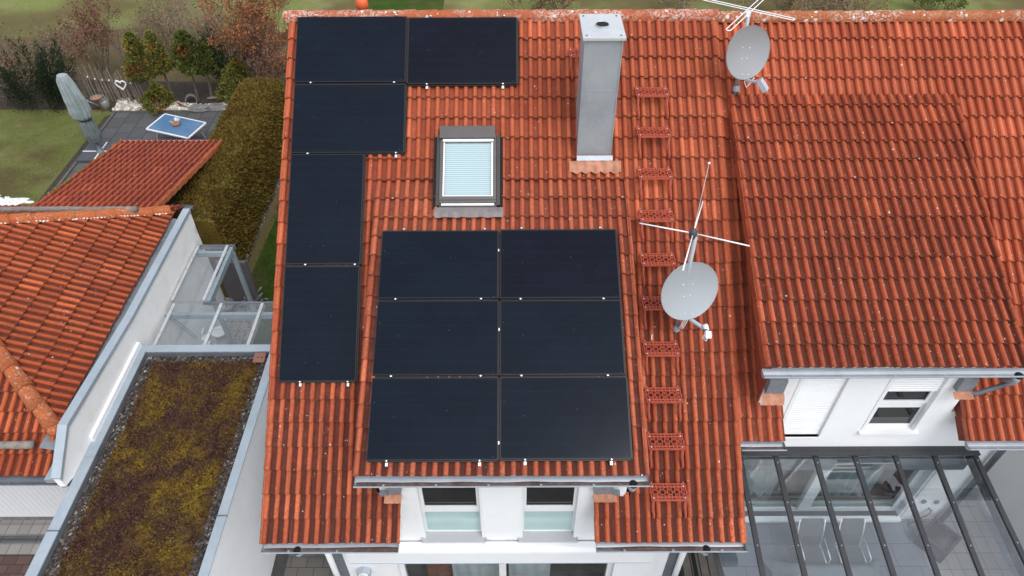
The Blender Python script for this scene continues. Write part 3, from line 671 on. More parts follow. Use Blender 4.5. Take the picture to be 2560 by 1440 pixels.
# vent pipe beyond the ridge
c=onY(905,14,11.95);t=MB();zb=7.686-.7163*.5-.1
t.lathe([(.07,zb-c.z),(.072,-.08),(.085,-.075),(.085,-.055)],c,18);t.lathe([(.072,-.055),(.105,-.02),(.11,.03),(.10,.10),(.07,.14),(.0,.15)],c,18)
t.build('vent_pipe',M['orange_pipe'],house,smooth=True)
# chimney
cx0,cx1,cy0,cy1,cz=1.012,1.535,9.417,10.12,8.205
t=MB();t.box((cx0,cy0,6.0),(cx1,cy1,cz));ch=t.build('chimney',M['chimney'],house,bevel=.006)
t=MB()
for x in (cx0,cx1): t.box((x-.009,cy0-.009,6.2),(x+.009,cy0+.009,cz-.004))
t.box((cx0+.01,cy0-.004,7.42),(cx1-.01,cy0+.002,7.428));t.build('seam',M['chimney'],ch)
t=MB();t.box((.973,cy0-.045,cz+.002),(1.575,cy1+.05,cz+.045));cp=t.build('chimney_cap',M['chimney_cap'],ch,bevel=.004)
t=MB();fx=onZ(1506,62,cz+.05);t.lathe([(.098,.045),(.102,.05),(.102,.060),(.098,.065),(.093,.063),(.089,.05)],(fx.x,fx.y,cz),24);t.build('flue_rim',M['steel'],cp,smooth=True)
t=MB();t.lathe([(.0,.052),(.0925,.058)],(fx.x,fx.y,cz),20);t.build('flue_opening',M['black'],cp)
for x in (1.03,1.51):
    for y in (cy0+.03,cy1-.03): t=MB();t.lathe([(.014,.045),(.014,.055),(.0,.058)],(x,y,cz),8);t.build('cap_screw',M['zinc_dark'],cp)
t=MB();s0=(11.448-9.417)/CS
t.prism([main_pt(cx0-.01,s0-.02,.095),main_pt(cx1+.03,s0-.02,.095),main_pt(cx1+.03,s0+.06,.085),main_pt(cx0-.01,s0+.06,.085)],N_MAIN*.012)
t.build('chimney_flashing',M['zinc'],ch)
t=MB();n=30;vs=[];x0,x1=cx0-.13,cx1+.16
for i in range(n+1):
    f=i/n;u=x0+(x1-x0)*f;h=.085+.014*math.sin(2*math.pi*(u-XL)/.15-.6);b=.255+.02*math.sin(2*math.pi*(u-XL)/.15+.5)
    vs+=[main_pt(u,s0+.062,h+.002),main_pt(u,s0+b,h-.002)]
t.add(vs,[(2*i,2*i+1,2*i+3,2*i+2) for i in range(n)]);t.build('flashing_apron',M['clay'],ch,smooth=True)
# roof window
a0=P(1092,336,.09);a1=P(1250,336,.09);b0=D(1089,521,.09);b1=D(1250,521,.09)
SX0=(a0.x+b0.x)/2;SX1=(a1.x+b1.x)/2
se=((b0+b1)/2-(a0+a1)/2);se.x=0;SLn=se.length;se.normalize();sn=EX.cross(se)*-1;sn=sn if sn.z>0 else -sn
so_=V((0,(a0.y+a1.y)/2,(a0.z+a1.z)/2))
def sk(u,s,h=0): return so_+EX*u+se*s+sn*h
def skbox(mb,u0,u1,s0,s1,h0,h1): mb.prism([sk(u0,s0,h0),sk(u1,s0,h0),sk(u1,s1,h0),sk(u0,s1,h0)],sn*(h1-h0))
t=MB();skbox(t,SX0,SX0+.055,.0,SLn-.06,-.10,-.015);skbox(t,SX1-.055,SX1,.0,SLn-.06,-.10,-.015);skbox(t,SX0+.055,SX1-.055,SLn-.10,SLn-.0,-.10,-.02)
skw=t.build('roof_window',M['frame_dark'],house)
t=MB();i0,i1=SX0+.06,SX1-.06
skbox(t,i0,i0+.075,.02,SLn-.13,-.06,.035);skbox(t,i1-.075,i1,.02,SLn-.13,-.06,.035);skbox(t,i0+.075,i1-.075,SLn-.19,SLn-.13,-.06,.035);skbox(t,i0+.0,i1-.0,SLn-.128,SLn-.09,-.06,.02)
t.build('sash',M['frame_mid'],skw)
t=MB();skbox(t,SX0+.045,SX1-.075,-.11,.10,-.04,.085);t.build('hood',M['frame_mid'],skw,bevel=.008)
t=MB();skbox(t,i0+.04,i1-.04,.11,.15,.0,.06);t.build('shutter_rail',M['bright'],skw)
t=MB();skbox(t,i0+.05,i0+.075,.16,SLn-.19,.02,.04);skbox(t,i1-.075,i1-.05,.16,SLn-.19,.02,.04);skbox(t,i0+.05,i1-.05,SLn-.2,SLn-.185,.036,.042);skbox(t,SX0+.09,SX1-.09,SLn-.085,SLn-.05,-.02,.0);t.build('guide_rail',M['bright'],skw)
t=MB();skbox(t,i0+.06,i1-.06,.15,SLn-.19,.0,.012)
gm=NT('blind_behind_glass');sx=gm.new('ShaderNodeSeparateXYZ');gm.t.links.new(gm.uvc(),sx.inputs[0])
fr_=gm.math('FRACT',gm.math('MULTIPLY',sx.outputs[1],26.0));ln=gm.math('SUBTRACT',1.0,gm.sstep(gm.math('ABSOLUTE',gm.math('SUBTRACT',fr_,.5)),.0,.3))
gm.bump(fr_,.5,.01)
M['blind']=gm.done(gm.mix(gm.math('MULTIPLY',ln,.85),(.45,.57,.59),(.22,.31,.34)),.10,0,.5)
q=MB();q.quad(sk(i0+.075,.165,.0135),sk(i0+.075,SLn-.2,.0135),sk(i1-.075,SLn-.2,.0135),sk(i1-.075,.165,.0135),[(0,0),(0,1),(1,1),(1,0)])
q.build('blind_pane',M['blind'],skw)
t=MB();n=26;vs=[];x0,x1=SX0-.01,SX1+.05;
for i in range(n+1):
    u=x0+(x1-x0)*i/n;h=.0+.010*math.sin(2*math.pi*(u-DX0)/.15)
    vs+=[sk(u,SLn-.02,-.005),sk(u,SLn+.07,.02),sk(u,SLn+.15+.006*math.sin(i),h+.012)]
t.add(vs,[(3*i+k,3*i+k+1,3*i+k+4,3*i+k+3) for i in range(n) for k in (0,1)]);t.build('window_apron',zinc('brown_lead_apron',(.20,.17,.165),(.34,.30,.30),.5,.3,6),skw,smooth=True)
for a,b in ((SX0-.045,SX0-.002),(SX1+.002,SX1+.045)): t=MB();skbox(t,a,b,-.03,SLn,-.13,-.035);t.build('side_channel',M['black'],skw)
# ------------------------------------------------------------------ solar panels
def panel(name,corners,pl,label,grp,dusty=False,hooks_bottom=(),hooks_top=(),bolts=(),side_clips=()):
    h=.115;f=P if pl=='main' else D
    q=[f(x,y,h) for x,y in corners];nn,ed=(N_MAIN,ED) if pl=='main' else (N_D,ED_D)
    c=sum(q,V((0,0,0)))/4;w_=((q[1]-q[0]).length+(q[2]-q[3]).length)/2;l_=((q[3]-q[0]).length+(q[2]-q[1]).length)/2
    r=thing('solar_panel',(0,0,0),label,'solar panel',grp);OFF[r.name]=V((0,0,0))
    ex,ey,ez=V((1,0,0)),V((0,1,0)),V((0,0,1));W,L=w_/2,l_/2
    m=MB()
    for a,b in (((-W,-L,-.035),(-W+.012,L,0)),((W-.012,-L,-.035),(W,L,0)),((-W+.012,-L,-.035),(W-.012,-L+.012,0)),((-W+.012,L-.012,-.035),(W-.012,L,0))): m.box(a,b)
    m.build('frame',M['panel_frame'],r)
    m=MB();m.box((-W+.0122,-L+.0122,-.033),(W-.0122,L-.0122,-.003));m.build('glass',M['panel_dusty'] if dusty else M['panel'],r)
    for yy in (-L-.02,L-.03):
        m=MB();m.box((-W+.01,yy,-.085),(W-.01,yy+.055,-.036));m.build('gap_shade_bar',M['panel_frame'],r)  # black bars added under the edges to paint the gaps dark
    m=MB();m.box((-W+.03,-L+.002,-.05),(W+.022,L-.002,-.04));m.build('backsheet_seam_shade',M['panel_frame'],r)  # underside sheet, widened past the frame as painted shade in the seam
    for fx in hooks_bottom:
        x=-W+2*W*fx;m=MB();m.box((x-.022,-L-.015,-.03),(x+.022,-L-.001,.006));m.box((x-.02,-L-.085,-.05),(x+.02,-L-.015,-.03));k=m.build('clamp',M['dark_plastic'],r)
        m=MB();m.box((x-.017,-L-.075,-.0298),(x+.017,-L-.03,-.02));m.lathe([(.011,0),(.011,.012),(0,.014)],(x,-L-.008,.006),8);m.build('clamp_bolt',M['bright'],k)
    for fx in hooks_top:
        x=-W+2*W*fx;m=MB();m.lathe([(.024,-.04),(.024,.0),(.018,.012),(0,.014)],(x,L+.03,-.03),10);k=m.build('clamp',M['dark_plastic'],r,smooth=True)
        m=MB();m.box((x-.006,L+.022,-.015),(x+.02,L+.04,.004));m.build('clamp_bolt',M['bright'],k)
    for fx in bolts:
        x=-W+2*W*fx;m=MB();m.box((x-.025,-L-.022,-.02),(x+.025,-L-.0005,.004));k=m.build('clamp',M['dark_plastic'],r);m=MB();m.lathe([(.012,0),(.012,.008),(0,.01)],(x,-L-.012,.004),8);m.build('clamp_bolt',M['bright'],k)
    for fy in side_clips:
        y=-L+2*L*fy;m=MB();m.box((W+.001,y-.02,-.02),(W+.017,y+.02,.003));m.build('clamp',M['bright'],r)
    R3=Matrix((EX,-ed,nn)).transposed().to_4x4();R3.translation=c;r.matrix_world=R3;return r
G1='black solar panels on the upper left of the main roof';G2='black solar panels on the dormer roof'
panel('solar_panel',[(742,41),(1016,42),(1014,205),(737,204)],'main','wide black solar panel in the roof corner, left of the dusty panel',G1,hooks_top=(.16,.90),bolts=(.15,.90))
panel('solar_panel',[(1021,43),(1293,44),(1292,211),(1018,207)],'main','dusty darker solar panel under the ridge, rightmost of the upper group',G1,True,hooks_bottom=(.18,.87),hooks_top=(.2,.88))
panel('solar_panel',[(735,209),(1013,212),(1010,383),(728,380)],'main','wide black solar panel second below the ridge, above the two upright panels',G1,hooks_bottom=(.93,),bolts=(.15,))
panel('solar_panel',[(726,384),(909,386),(901,661),(714,658)],'main','upright black solar panel left of the roof window, upper of two upright ones',G1,bolts=(.27,.93))
panel('solar_panel',[(711,665),(899,666),(888,954),(697,952)],'main','upright black solar panel with tiles below it, lower of two upright ones',G1,hooks_bottom=(.28,.90))
panel('solar_panel',[(955,577),(1245,577),(1245,746),(945,745)],'dormer','black solar panel just below the roof window, top left of the dormer block',G2,hooks_top=(.18,.88),bolts=(.15,.86),side_clips=(.7,))
panel('solar_panel',[(1251,575),(1541,573),(1549,744),(1250,746)],'dormer','black solar panel below the chimney, top right of the dormer block',G2,True,hooks_top=(.18,.86),bolts=(.17,.86))
panel('solar_panel',[(943,752),(1246,751),(1246,938),(931,938)],'dormer','black solar panel left in the middle row of the dormer block',G2,bolts=(.15,.86),side_clips=(.6,))
panel('solar_panel',[(1251,751),(1551,750),(1563,935),(1250,938)],'dormer','black solar panel right in the middle row of the dormer block',G2,bolts=(.17,.86))
panel('solar_panel',[(929,944),(1245,944),(1246,1149),(916,1152)],'dormer','black solar panel above the left dormer window, in the bottom row',G2,hooks_bottom=(.155,.86),side_clips=(.2,))
panel('solar_panel',[(1251,943),(1565,941),(1581,1146),(1250,1149)],'dormer','black solar panel above the right dormer window, in the bottom row',G2,hooks_bottom=(.19,.845))
# ------------------------------------------------------------------ roof steps
def make_step():
    r=thing('roof_step',(0,0,0),'','roof step','red honeycomb roof steps')
    # local frame: x across, y up the slope horizontally, z up; front feet at y=0 on the roof surface
    W=.255;dep=.255;z=.325
    Y1=.09;m=MB()
    for x in (-W,W): m.bar((x,.0,z),(x,dep,z),.012,.03)
    for y in (0,.045,dep-.045,dep): m.bar((-W,y,z),(W,y,z),.018,.026)
    # honeycomb bars
    y0,y1=.045,dep-.045;hx=.104;rows=[y0,(y0+y1)/2,y1];q=(y1-y0)/4
    for i in range(5):
        x=-W+.002+i*hx
        c0=(x+.00,y0+2*q);
        m.bar((x+.02,y0+2*q,z),(x+.052-.01,y0+q,z),.015,.022);m.bar((x+.02,y0+2*q,z),(x+.042,y0+3*q,z),.015,.022)
        m.bar((x+.042,y0+q,z),(x+.085,y0+q,z),.015,.022);m.bar((x+.042,y0+3*q,z),(x+.085,y0+3*q,z),.015,.022)
        m.bar((x+.085,y0+q,z),(x+.104,y0+2*q,z),.015,.022);m.bar((x+.085,y0+3*q,z),(x+.104,y0+2*q,z),.015,.022)
        if i<4: m.bar((x+.104,y0+2*q,z),(x+.124,y0+2*q,z),.015,.022)
        for ya,yb in ((y0+q,y0),(y0+3*q,y1)):
            m.bar((x+.042,ya,z),(x+.030,yb,z),.015,.022);m.bar((x+.085,ya,z),(x+.098,yb,z),.015,.022)
        for ya,yb in ((0,.045),(dep,dep-.045)):
            m.bar((x+.05,ya,z),(x+.035,yb,z),.015,.02);m.bar((x+.08,ya,z),(x+.095,yb,z),.015,.02)
    m.v=[(x-.03,y+Y1,z_) for x,y,z_ in m.v]
    m.build('grate',M['rust_red'],r)
    for x in (-W+.025,W-.025):
        m=MB();x2=x-.03;m.tube([(x,.0,-.01),(x-.003,.005,.06),(x2,.05,.2),(x2,Y1+.01,z-.02)],.019,6);m.bar((x2,Y1+.0,z-.022),(x2,Y1+dep-.02,z-.022),.014,.014);m.bar((x2,Y1+dep-.02,z-.02),(x2,Y1+dep+.03,z+.03),.014,.016);m.bar((x2,Y1+dep-.03,z-.03),(x2,Y1+dep+.04,.24),.014,.014);m.build('leg',M['rust_red'],r)
    for x in (-W+.03,W-.03):
        for y in (.03,dep-.04): m=MB();m.lathe([(.011,.012),(.011,.02),(0,.022)],(x-.03,y+Y1,z),6);m.build('bolt',M['bright'],r)
    return r
feet=[(2.24,1.815),(2.24,2.49),(2.235,3.17),(2.23,3.85),(2.225,4.54),(2.225,5.21),(2.225,5.90),(2.23,6.58),(2.235,7.25),(2.245,7.96)]
names=['topmost red roof step in the column right of the chimney top','red roof step right of the zinc chimney, second from the top of the column','red roof step right of the clay chimney apron, third from the top of the column',
'red roof step crossed by the tip of the white antenna rod','red roof step just above and left of the lower satellite dish','red roof step half hidden by the lower satellite dish',
'red roof step below the lower satellite dish mast, with a short white stick above it','red roof step beside the bottom right panel, third from the bottom of the column','red roof step beside the orange lichen at the dormer corner, second from the bottom','lowest red roof step, right of the dormer gutter end']
proto=make_step()
for i,(u,s) in enumerate(feet):
    o=proto if i==0 else copy_tree(proto)
    o.location=main_pt(u,s,.03);o['label']=names[i]
o=copy_tree(proto);o.location=main_pt(1.19,1.14,.03);o['label']='red roof step behind the zinc chimney, set apart from the column of steps'
c=P(1629,852,.04);m=MB();m.tube([c,c+ED*-.0+V((0,.05,.09))],.008,6);tag(m.build('white_stick',M['white_rod'],org=c),'short white stick standing on the tiles above a red roof step below the dish','stick')
# ------------------------------------------------------------------ satellite dishes and antennas
def dish(foot,top,cen,az,el,rad,lnb,mat,label,squash=1.0,lnbmat=None):
    r=thing('satellite_dish',foot,label,'satellite dish')
    foot=V(foot);top=V(top);cen=V(cen);lnb=V(lnb)
    m=MB();m.tube([foot-V((0,0,.15)),top],.03,12);m.lathe([(.06,0),(.055,.05),(.032,.09)],foot+V((0,0,.0)),14);m.build('mast',M['zinc'],r,smooth=True)
    n=V((math.sin(az)*math.cos(el),-math.cos(az)*math.cos(el),math.sin(el)));e=n.cross(V((0,0,1))).normalized();g=e.cross(n)
    m=MB();N=40;rings=[0,.25,.5,.75,.93,1.0,1.012,1.0];vs=[]
    for j,f in enumerate(rings):
        for k in range(N):
            t=2*math.pi*k/N;d=.11*rad*2*(f*f-1) if j<6 else (.004 if j==6 else -.022)
            vs.append(cen+e*(rad*squash*f*math.cos(t))+g*(rad*f*math.sin(t))+n*d)
    fs=[(j*N+k,j*N+(k+1)%N,(j+1)*N+(k+1)%N,(j+1)*N+k) for j in range(1,len(rings)-1) for k in range(N)]+[(0,N+(k+1)%N,N+k) for k in range(N)]
    # back skin
    o=len(vs)
    for f in (1.0,.6,.15):
        for k in range(N):
            t=2*math.pi*k/N;vs.append(cen+e*(rad*squash*f*math.cos(t))+g*(rad*f*math.sin(t))+n*(.11*rad*2*(f*f-1)-.022))
    fs+=[(o+j*N+k,o+(j+1)*N+k,o+(j+1)*N+(k+1)%N,o+j*N+(k+1)%N) for j in range(2) for k in range(N)]+[tuple(o+2*N+k for k in range(N))]
    m.add(vs,fs);rf=m.build('reflector',mat,r,smooth=True)
    m=MB();lo=cen-g*(rad*.98)-n*.02
    for (a,b) in ((-.22,.12),(.12,.2),(-.1,-.25),(.14,-.22),(-.08,-.86),(.2,-.78)):
        q=math.hypot(a,b);m.lathe([(.011,.0),(.009,.008),(0,.01)],cen+e*(a*rad)+g*(b*rad)+n*(.11*rad*2*(q*q-1)+.001),8,n)
    m.build('rivet',M['bright'],rf)
    m=MB();back=cen-n*(rad*.22+.11);mp=V((top.x,top.y,back.z));m.bar(back+g*.02,mp,.10,.14);m.bar(back-g*.12,V((top.x,top.y,back.z-.12)),.06,.06);m.build('bracket',M['zinc_dark'],r)
    m=MB();m.bar(back-g*.1,lo-g*.03,.045,.03);m.bar(lo-g*.03,lnb,.045,.03);m.build('arm',M['plastic_grey'],r)
    return r,n,e,g,lo
r2,n2,e2,g2,lo2=dish((2.465,7.192,4.66),(2.43,7.19,6.50),(2.474,7.02,5.64),R(20),R(23),.425,(2.71,6.70,5.20),M['dish'],'larger round grey satellite dish beside the roof steps, under the antenna cross',1.06)
m=MB();l=V((2.72,6.69,5.19));d=(V((2.474,7.02,5.64))-l).normalized()
m.lathe([(.0,-.02),(.035,-.02),(.04,.05),(.034,.07),(0,.075)],l+V((0,0,.03)),14,d);m.obox(l-d*.05+V((.01,0,-.03)),V((1,0,0)),V((0,.8,.6)),V((0,-.6,.8)),(.04,.05,.045));m.build('feed_horn',M['plastic_white'],r2,recalc=True)
m=MB();m.lathe([(.043,.0),(.043,.02)],l+d*.0+V((0,0,.02)),14,d);m.build('clamp_ring',M['dark_plastic'],r2)
m=MB()
for k in range(3): m.tube([(2.49+.02*k,7.10,5.25),(2.50+.03*k,7.05,5.05),(2.49+.02*k,7.1,4.85-.03*k),(2.46+.01*k,7.15,4.72)],.008,6)
m.tube([l+V((.0,.0,-.06)),l+V((-.03,-.02,-.14)),l+V((.02,-.05,-.17)),l+V((.05,-.03,-.08))],.008,6)
m.build('cable',M['white_rod'],r2,smooth=True)
r1,n1,e1,g1,lo1=dish((3.606,10.378,6.90),(3.53,10.38,8.10),(3.60,10.2,7.62),R(24),R(17),.395,(3.78,9.91,7.28),M['dish1'],'smaller dull grey satellite dish near the ridge of the right roof, under the loop antenna',1.02)
m=MB();l=V((3.80,9.90,7.28));d=(V((3.6,10.2,7.62))-l).normalized();q=d.orthogonal().normalized()
m.lathe([(.0,-.02),(.03,-.02),(.035,.03),(0,.03)],l,12,d);m.obox(l+V((.03,-.02,-.03)),V((.6,-.3,-.74)).normalized(),V((.45,.89,0)).normalized(),V((.66,-.33,.67)).normalized(),(.10,.06,.035));m.build('feed_horn',M['plastic_grey'],r1,recalc=True)
m=MB();m.tube([(3.64,10.24,7.26),(3.66,10.22,7.12),(3.70,10.2,7.04),(3.74,10.2,7.1),(3.78,10.18,7.22)],.009,6);m.tube([l,l+V((-.03,0,-.09)),l+V((.02,0,-.11)),l+V((.06,0,-.03))],.008,6);m.build('cable',M['white_rod'],r1,smooth=True)
# crossed rod antenna over the lower dish
zh=6.562;hub=V((2.388,7.19,zh))
t=thing('crossed_rod_antenna',hub,'white crossed rod antenna with dark hub and thin whip above the lower dish','antenna')
for q in ((1.704,7.404),(3.073,6.927),(2.649,7.874),(2.124,6.467)):
    m=MB();p=V((q[0],q[1],zh));dd=(p-hub).normalized();m.tube([hub+dd*.045,p],.0095,8);m.build('rod',M['white_rod'],t,smooth=True)
m=MB();m.lathe([(0,-.09),(.035,-.085),(.05,-.03),(.055,.02),(.045,.05),(.018,.075),(0,.08)],hub,16);m.build('hub',M['dark_plastic'],t,smooth=True)
m=MB();m.tube([hub+V((0,0,.07)),hub+V((0,0,1.1))],.0035,5);wh=m.build('whip',M['white_rod'],t)
m=MB();m.blob(hub+V((0,0,1.11)),(.017,.017,.017),5,8,0);m.build('whip_ball',M['white_rod'],wh,smooth=True)
# folded loop antenna over the upper dish
zh=8.175;hub=V((3.535,10.44,zh))
t=thing('loop_antenna',hub,'white antenna of two crossed folded loops on the mast of the upper dish','antenna')
for (a,b,dz) in (((2.95,10.81),(4.086,10.095),.015),((3.099,9.811),(3.97,11.06),-.012)):
    a=V((a[0],a[1],zh+dz));b=V((b[0],b[1],zh+dz));dd=(b-a).normalized();e=V((-dd.y,dd.x,0));m=MB();wv=.034;pts=[]
    for (c,s0) in ((b,0),(a,math.pi)):
        for k in range(7):
            an=-math.pi/2+math.pi*k/6+s0;pts.append(c+dd*(math.cos(an)*wv)+e*(math.sin(an)*wv))
    pts.append(pts[0]);m.tube(pts,.0075,6,False);m.build('loop',M['white_rod'],t,smooth=True)
m=MB();m.box((hub.x-.04,hub.y-.04,zh-.09),(hub.x+.04,hub.y+.04,zh-.02));m.bar(hub+V((0,0,-.05)),V((3.53,10.38,8.08)),.04,.04);m.build('hub',M['plastic_white'],t,bevel=.01)
# ------------------------------------------------------------------ neighbour house
nh=thing('terraced_house',(5.8,6.36,0),'white middle house right of the solar roof with a bare tiled dormer','house')
RN=RID+N_MAIN*-.14
NDX0,NDX1=3.50,7.15;NDE=4.30;NDC=NDE/13
NWL=onY(1915,960,YN).x;NXL,NXR=3.34,8.85;NEV=6.90;NSP=NEV-CO*20
def nmp(u,s,h=0): return RN+EX*u+ED*s+N_MAIN*h
nl=onP(1964,1045,RN,N_MAIN).x;nr=onP(2402,1040,RN,N_MAIN).x
sw=NEV-CO*2;NWR=onY(2424,965,YN).x
mb=MB();s9=NSP+CO*8;tiles(mb,RN,EX,ED,N_MAIN,NXL,NXR,.06,s9,CO,NSP,uph=NXL,seed=31,jit=.7)
tiles(mb,RN,EX,ED,N_MAIN,NXL,NWL+.05,s9,sw,CO,NSP,uph=NXL,seed=35,jit=.7);tiles(mb,RN,EX,ED,N_MAIN,NWR-.02,NXR,s9,sw,CO,NSP,uph=NXL,seed=36,jit=.7)
tiles(mb,RN,EX,ED,N_MAIN,NWL+.05,nl,sw-.18,sw,CO,NSP,uph=NXL,seed=37,jit=.7);tiles(mb,RN,EX,ED,N_MAIN,nr,NWR,sw-.18,sw,CO,NSP,uph=NXL,seed=38,jit=.7)
tiles(mb,RN,EX,ED,N_MAIN,NXL,nl,sw,NEV,CO,NSP,uph=NXL,seed=32,jit=.7);tiles(mb,RN,EX,ED,N_MAIN,nr,NXR,sw,NEV,CO,NSP,uph=NXL,seed=33,jit=.7)
mb.build('roof',M['tile_right'],nh)
mb=MB();tiles(mb,RN,EX,eb,nb,NXL,NXR,.06,7.9,CO,SP,uph=NXL,seed=34);mb.build('back_roof',M['tile_right'],nh)
mb=MB();verge(mb,RN,ED,N_MAIN,nr,-1,sw,NEV,CO,NSP,.16);mb.build('verge_tiles',M['tile_right'],nh)
mb=MB();ridge_tiles(mb,RN+V((NXL+.06,0,.02)),RN+V((NXR,0,.02)),.108,.335,spread=1.3);mb.build('ridge_tiles',M['ridge_right'],nh,smooth=True)
mb=MB()
mb.prism([nmp(NXL+.03,.02,-.06),nmp(NXR-.03,.02,-.06),nmp(NXR-.03,s9,-.06),nmp(NXL+.03,s9,-.06)],N_MAIN*-.1)
for a,b in ((NXL+.03,NWL+.02),(NWR+.02,NXR-.03)): mb.prism([nmp(a,s9+.001,-.06),nmp(b,s9+.001,-.06),nmp(b,sw-.05,-.06),nmp(a,sw-.05,-.06)],N_MAIN*-.1)
for a,b in ((NXL+.03,nl-.02),(nr+.04,NXR-.03)): mb.prism([nmp(a,sw-.049,-.06),nmp(b,sw-.049,-.06),nmp(b,NEV-.06,-.06),nmp(a,NEV-.06,-.06)],N_MAIN*-.1)
mb.build('eaves_board',M['white'],nh)
mb=MB();tiles(mb,K0,EX,ED_N,N_N,NDX0,NDX1,-.2,NDE,NDC,0,uph=NDX0,seed=41,jit=.7);mb.build('dormer_roof',M['tile_right_dormer'],nh)
for a,b in ((NDX0,-1),(NDX1,1)): mb=MB();verge(mb,K0,ED_N,N_N,a,b,.05,NDE,NDC,0,.17);mb.build('dormer_verge',M['tile_right_dormer'],nh)
mb=MB();mb.prism([K0+EX*(NDX0+.05)+ED_N*.3+N_N*-.06,K0+EX*(NDX1-.05)+ED_N*.3+N_N*-.06,K0+EX*(NDX1-.05)+ED_N*(NDE-.06)+N_N*-.06,K0+EX*(NDX0+.05)+ED_N*(NDE-.06)+N_N*-.06],N_N*-.06);mb.build('dormer_soffit',M['white'],nh)
# cheeks under the dormer verge
M['cheek']=simple('red_cheek_cladding',(.30,.062,.034),.7,0,.15,5)
for x in (NWL-.02,NWR-.10):
    mb=MB();mb.prism([(x,YN+.012,3.6),(x,9.7,6.2),(x,9.7,6.46),(x,YN+.012,4.71)],(.12,0,0));mb.build('dormer_cheek',M['cheek'],nh)
mb=MB()
wA0,wA1=onY(1960,1085,YN).x-.1,onY(2051,1088,YN).x;zA=onY(2000,1092,YN).z
wB0,wB1=onY(2155,1078,YN).x,onY(2272,1095,YN).x+.0;zB=onY(2210,1076,YN).z;zT=4.62
sdx0,sdx1=3.5,onY(2240,1295,YN).x;sdz0,sdz1=.42,2.14
WE=7.93
for a in (((3.36,YN,0),(sdx0,YN+.3,3.3)),((sdx1,YN,0),(WE,YN+.3,3.3)),((sdx0,YN,0),(sdx1,YN+.3,sdz0)),((sdx0,YN,sdz1),(sdx1,YN+.3,zA)),((wA1,YN,zA),(sdx1,YN+.3,min(zB,3.3))),
    ((wA1,YN,min(zB,3.3)),(wB0,YN+.3,zT)),((wB1,YN,3.3),(NWR,YN+.3,zT)),((NWR,YN,3.3),(WE,YN+.3,3.68)),((NWL,YN,zA),(wA0,YN+.3,zT)),((NWL,YN,zT),(NWR,YN+.3,4.80))): mb.box(*a)
mb.box((wB1,YN,zB),(sdx1,YN+.3,3.3)) if wB1<sdx1 else None
mb.build('front_wall',M['plaster'],nh)
mb=MB();mb.prism([(WE-.3,YN+.301,0),(WE-.3,16.5,0),(WE-.3,16.5,3.6),(WE-.3,11.448,7.3),(WE-.3,YN+.301,3.65)],(.3,0,0));mb.box((3.4,16.2,0),(WE-.3,16.5,3.6));mb.build('side_wall',M['plaster'],nh)
def shutter(parent,x0,x1,z0,z1,y,pitch=.048):
    m=MB();n=int((z1-z0)/pitch)
    for i in range(n):
        a=z0+i*(z1-z0)/n;b=a+(z1-z0)/n;m.add([(x0,y,a+.004),(x1,y,a+.004),(x1,y-.010,a+.012),(x0,y-.010,a+.012),(x1,y-.010,b-.010),(x0,y-.010,b-.010),(x1,y,b),(x0,y,b)],[(0,1,2,3),(3,2,4,5),(5,4,6,7)])
        m.add([(x0,y+.004,b),(x1,y+.004,b),(x1,y+.004,b+.005),(x0,y+.004,b+.005)],[(0,1,2,3)])
    return m.build('roller_shutter',M['white'],parent)
def rail(m,x0,x1,z0,z1):
    m.box((x0-.035,YN-.012,z0),(x0+.02,YN+.055,z1));m.box((x1-.02,YN-.012,z0),(x1+.035,YN+.055,z1))
w1=MB();rail(w1,wA0,wA1,zA,zT);w1.box((wA0,YN-.02,zA-.05),(wA1,YN+.1,zA));wo=w1.build('window',M['white'],nh);shutter(wo,wA0+.021,wA1-.021,zA+.01,zT,YN+.045)
zg=onY(2310,983,YN).z
wo=window(wB0,wB1,zB,zT,YN,onY(2200,1030,YN).z,onY(2200,1018,YN).z,nh,M['dark_glass'],M['dark_glass'],.085)
m=MB();rail(m,wB0,wB1,zB,zT);m.box((wB0-.06,YN-.06,zB-.045),(wB1+.06,YN+.08,zB-.002));m.build('window_sill',M['white'],wo);shutter(wo,wB0+.031,wB1-.031,zg,zT,YN+.035)
# sliding terrace door with curtains
yb=YN+.10;m=MB();mx0,mx1=onY(2040,1185,yb).x,onY(2070,1185,yb).x
for a in (((sdx0,yb,sdz0),(sdx1,yb+.08,sdz0+.10)),((sdx0,yb,sdz1-.1),(sdx1,yb+.08,sdz1)),((sdx1-.12,yb,sdz0+.1),(sdx1,yb+.08,sdz1-.1)),((mx0,yb-.03,sdz0+.1),(mx1,yb+.08,sdz1-.1)),((sdx0,yb,sdz0+.1),(sdx0+.1,yb+.08,sdz1-.1)),((sdx0-.03,YN-.10,sdz0-.06),(sdx1+.03,yb,sdz0))): m.box(*a)
for x in (sdx1-.02,sdx1+.05): m.box((x,YN-.03,sdz0),(x+.03,YN-.001,sdz1))
sdo=m.build('sliding_door',M['white'],nh)
for a,b in ((sdx0+.1,mx0),(mx1,sdx1-.12)):
    m=MB();m.box((a,yb+.02,sdz0+.1),(b,yb+.03,sdz1-.1));m.build('door_pane',M['glass_dark'],sdo)
curtain(sdo,sdx0+.1,mx0-.45,yb+.25,sdz0+.16,sdz1,.05,.21);curtain(sdo,mx1+.05,sdx1-.5,yb+.25,sdz0+.16,sdz1,.05,.2)
m=MB();m.box((3.45,yb+1.7,.3),(7.5,yb+1.75,2.6));m.box((3.45,yb+.1,.25),(7.5,yb+1.7,.35));m.box((7.45,yb+.15,.35),(7.5,yb+1.7,2.6));m.box((3.45,yb+.15,2.3),(7.5,yb+1.7,2.35));m.build('room_lining',simple('beige_room',(.30,.25,.19),.8,0,.1,3),nh)
end_box(nh,1914,1958,955,985,YN-.10,1013,M['lead'])
end_box(nh,2390,2428,952,980,YN-.10,999,M['lead'])
m=MB()
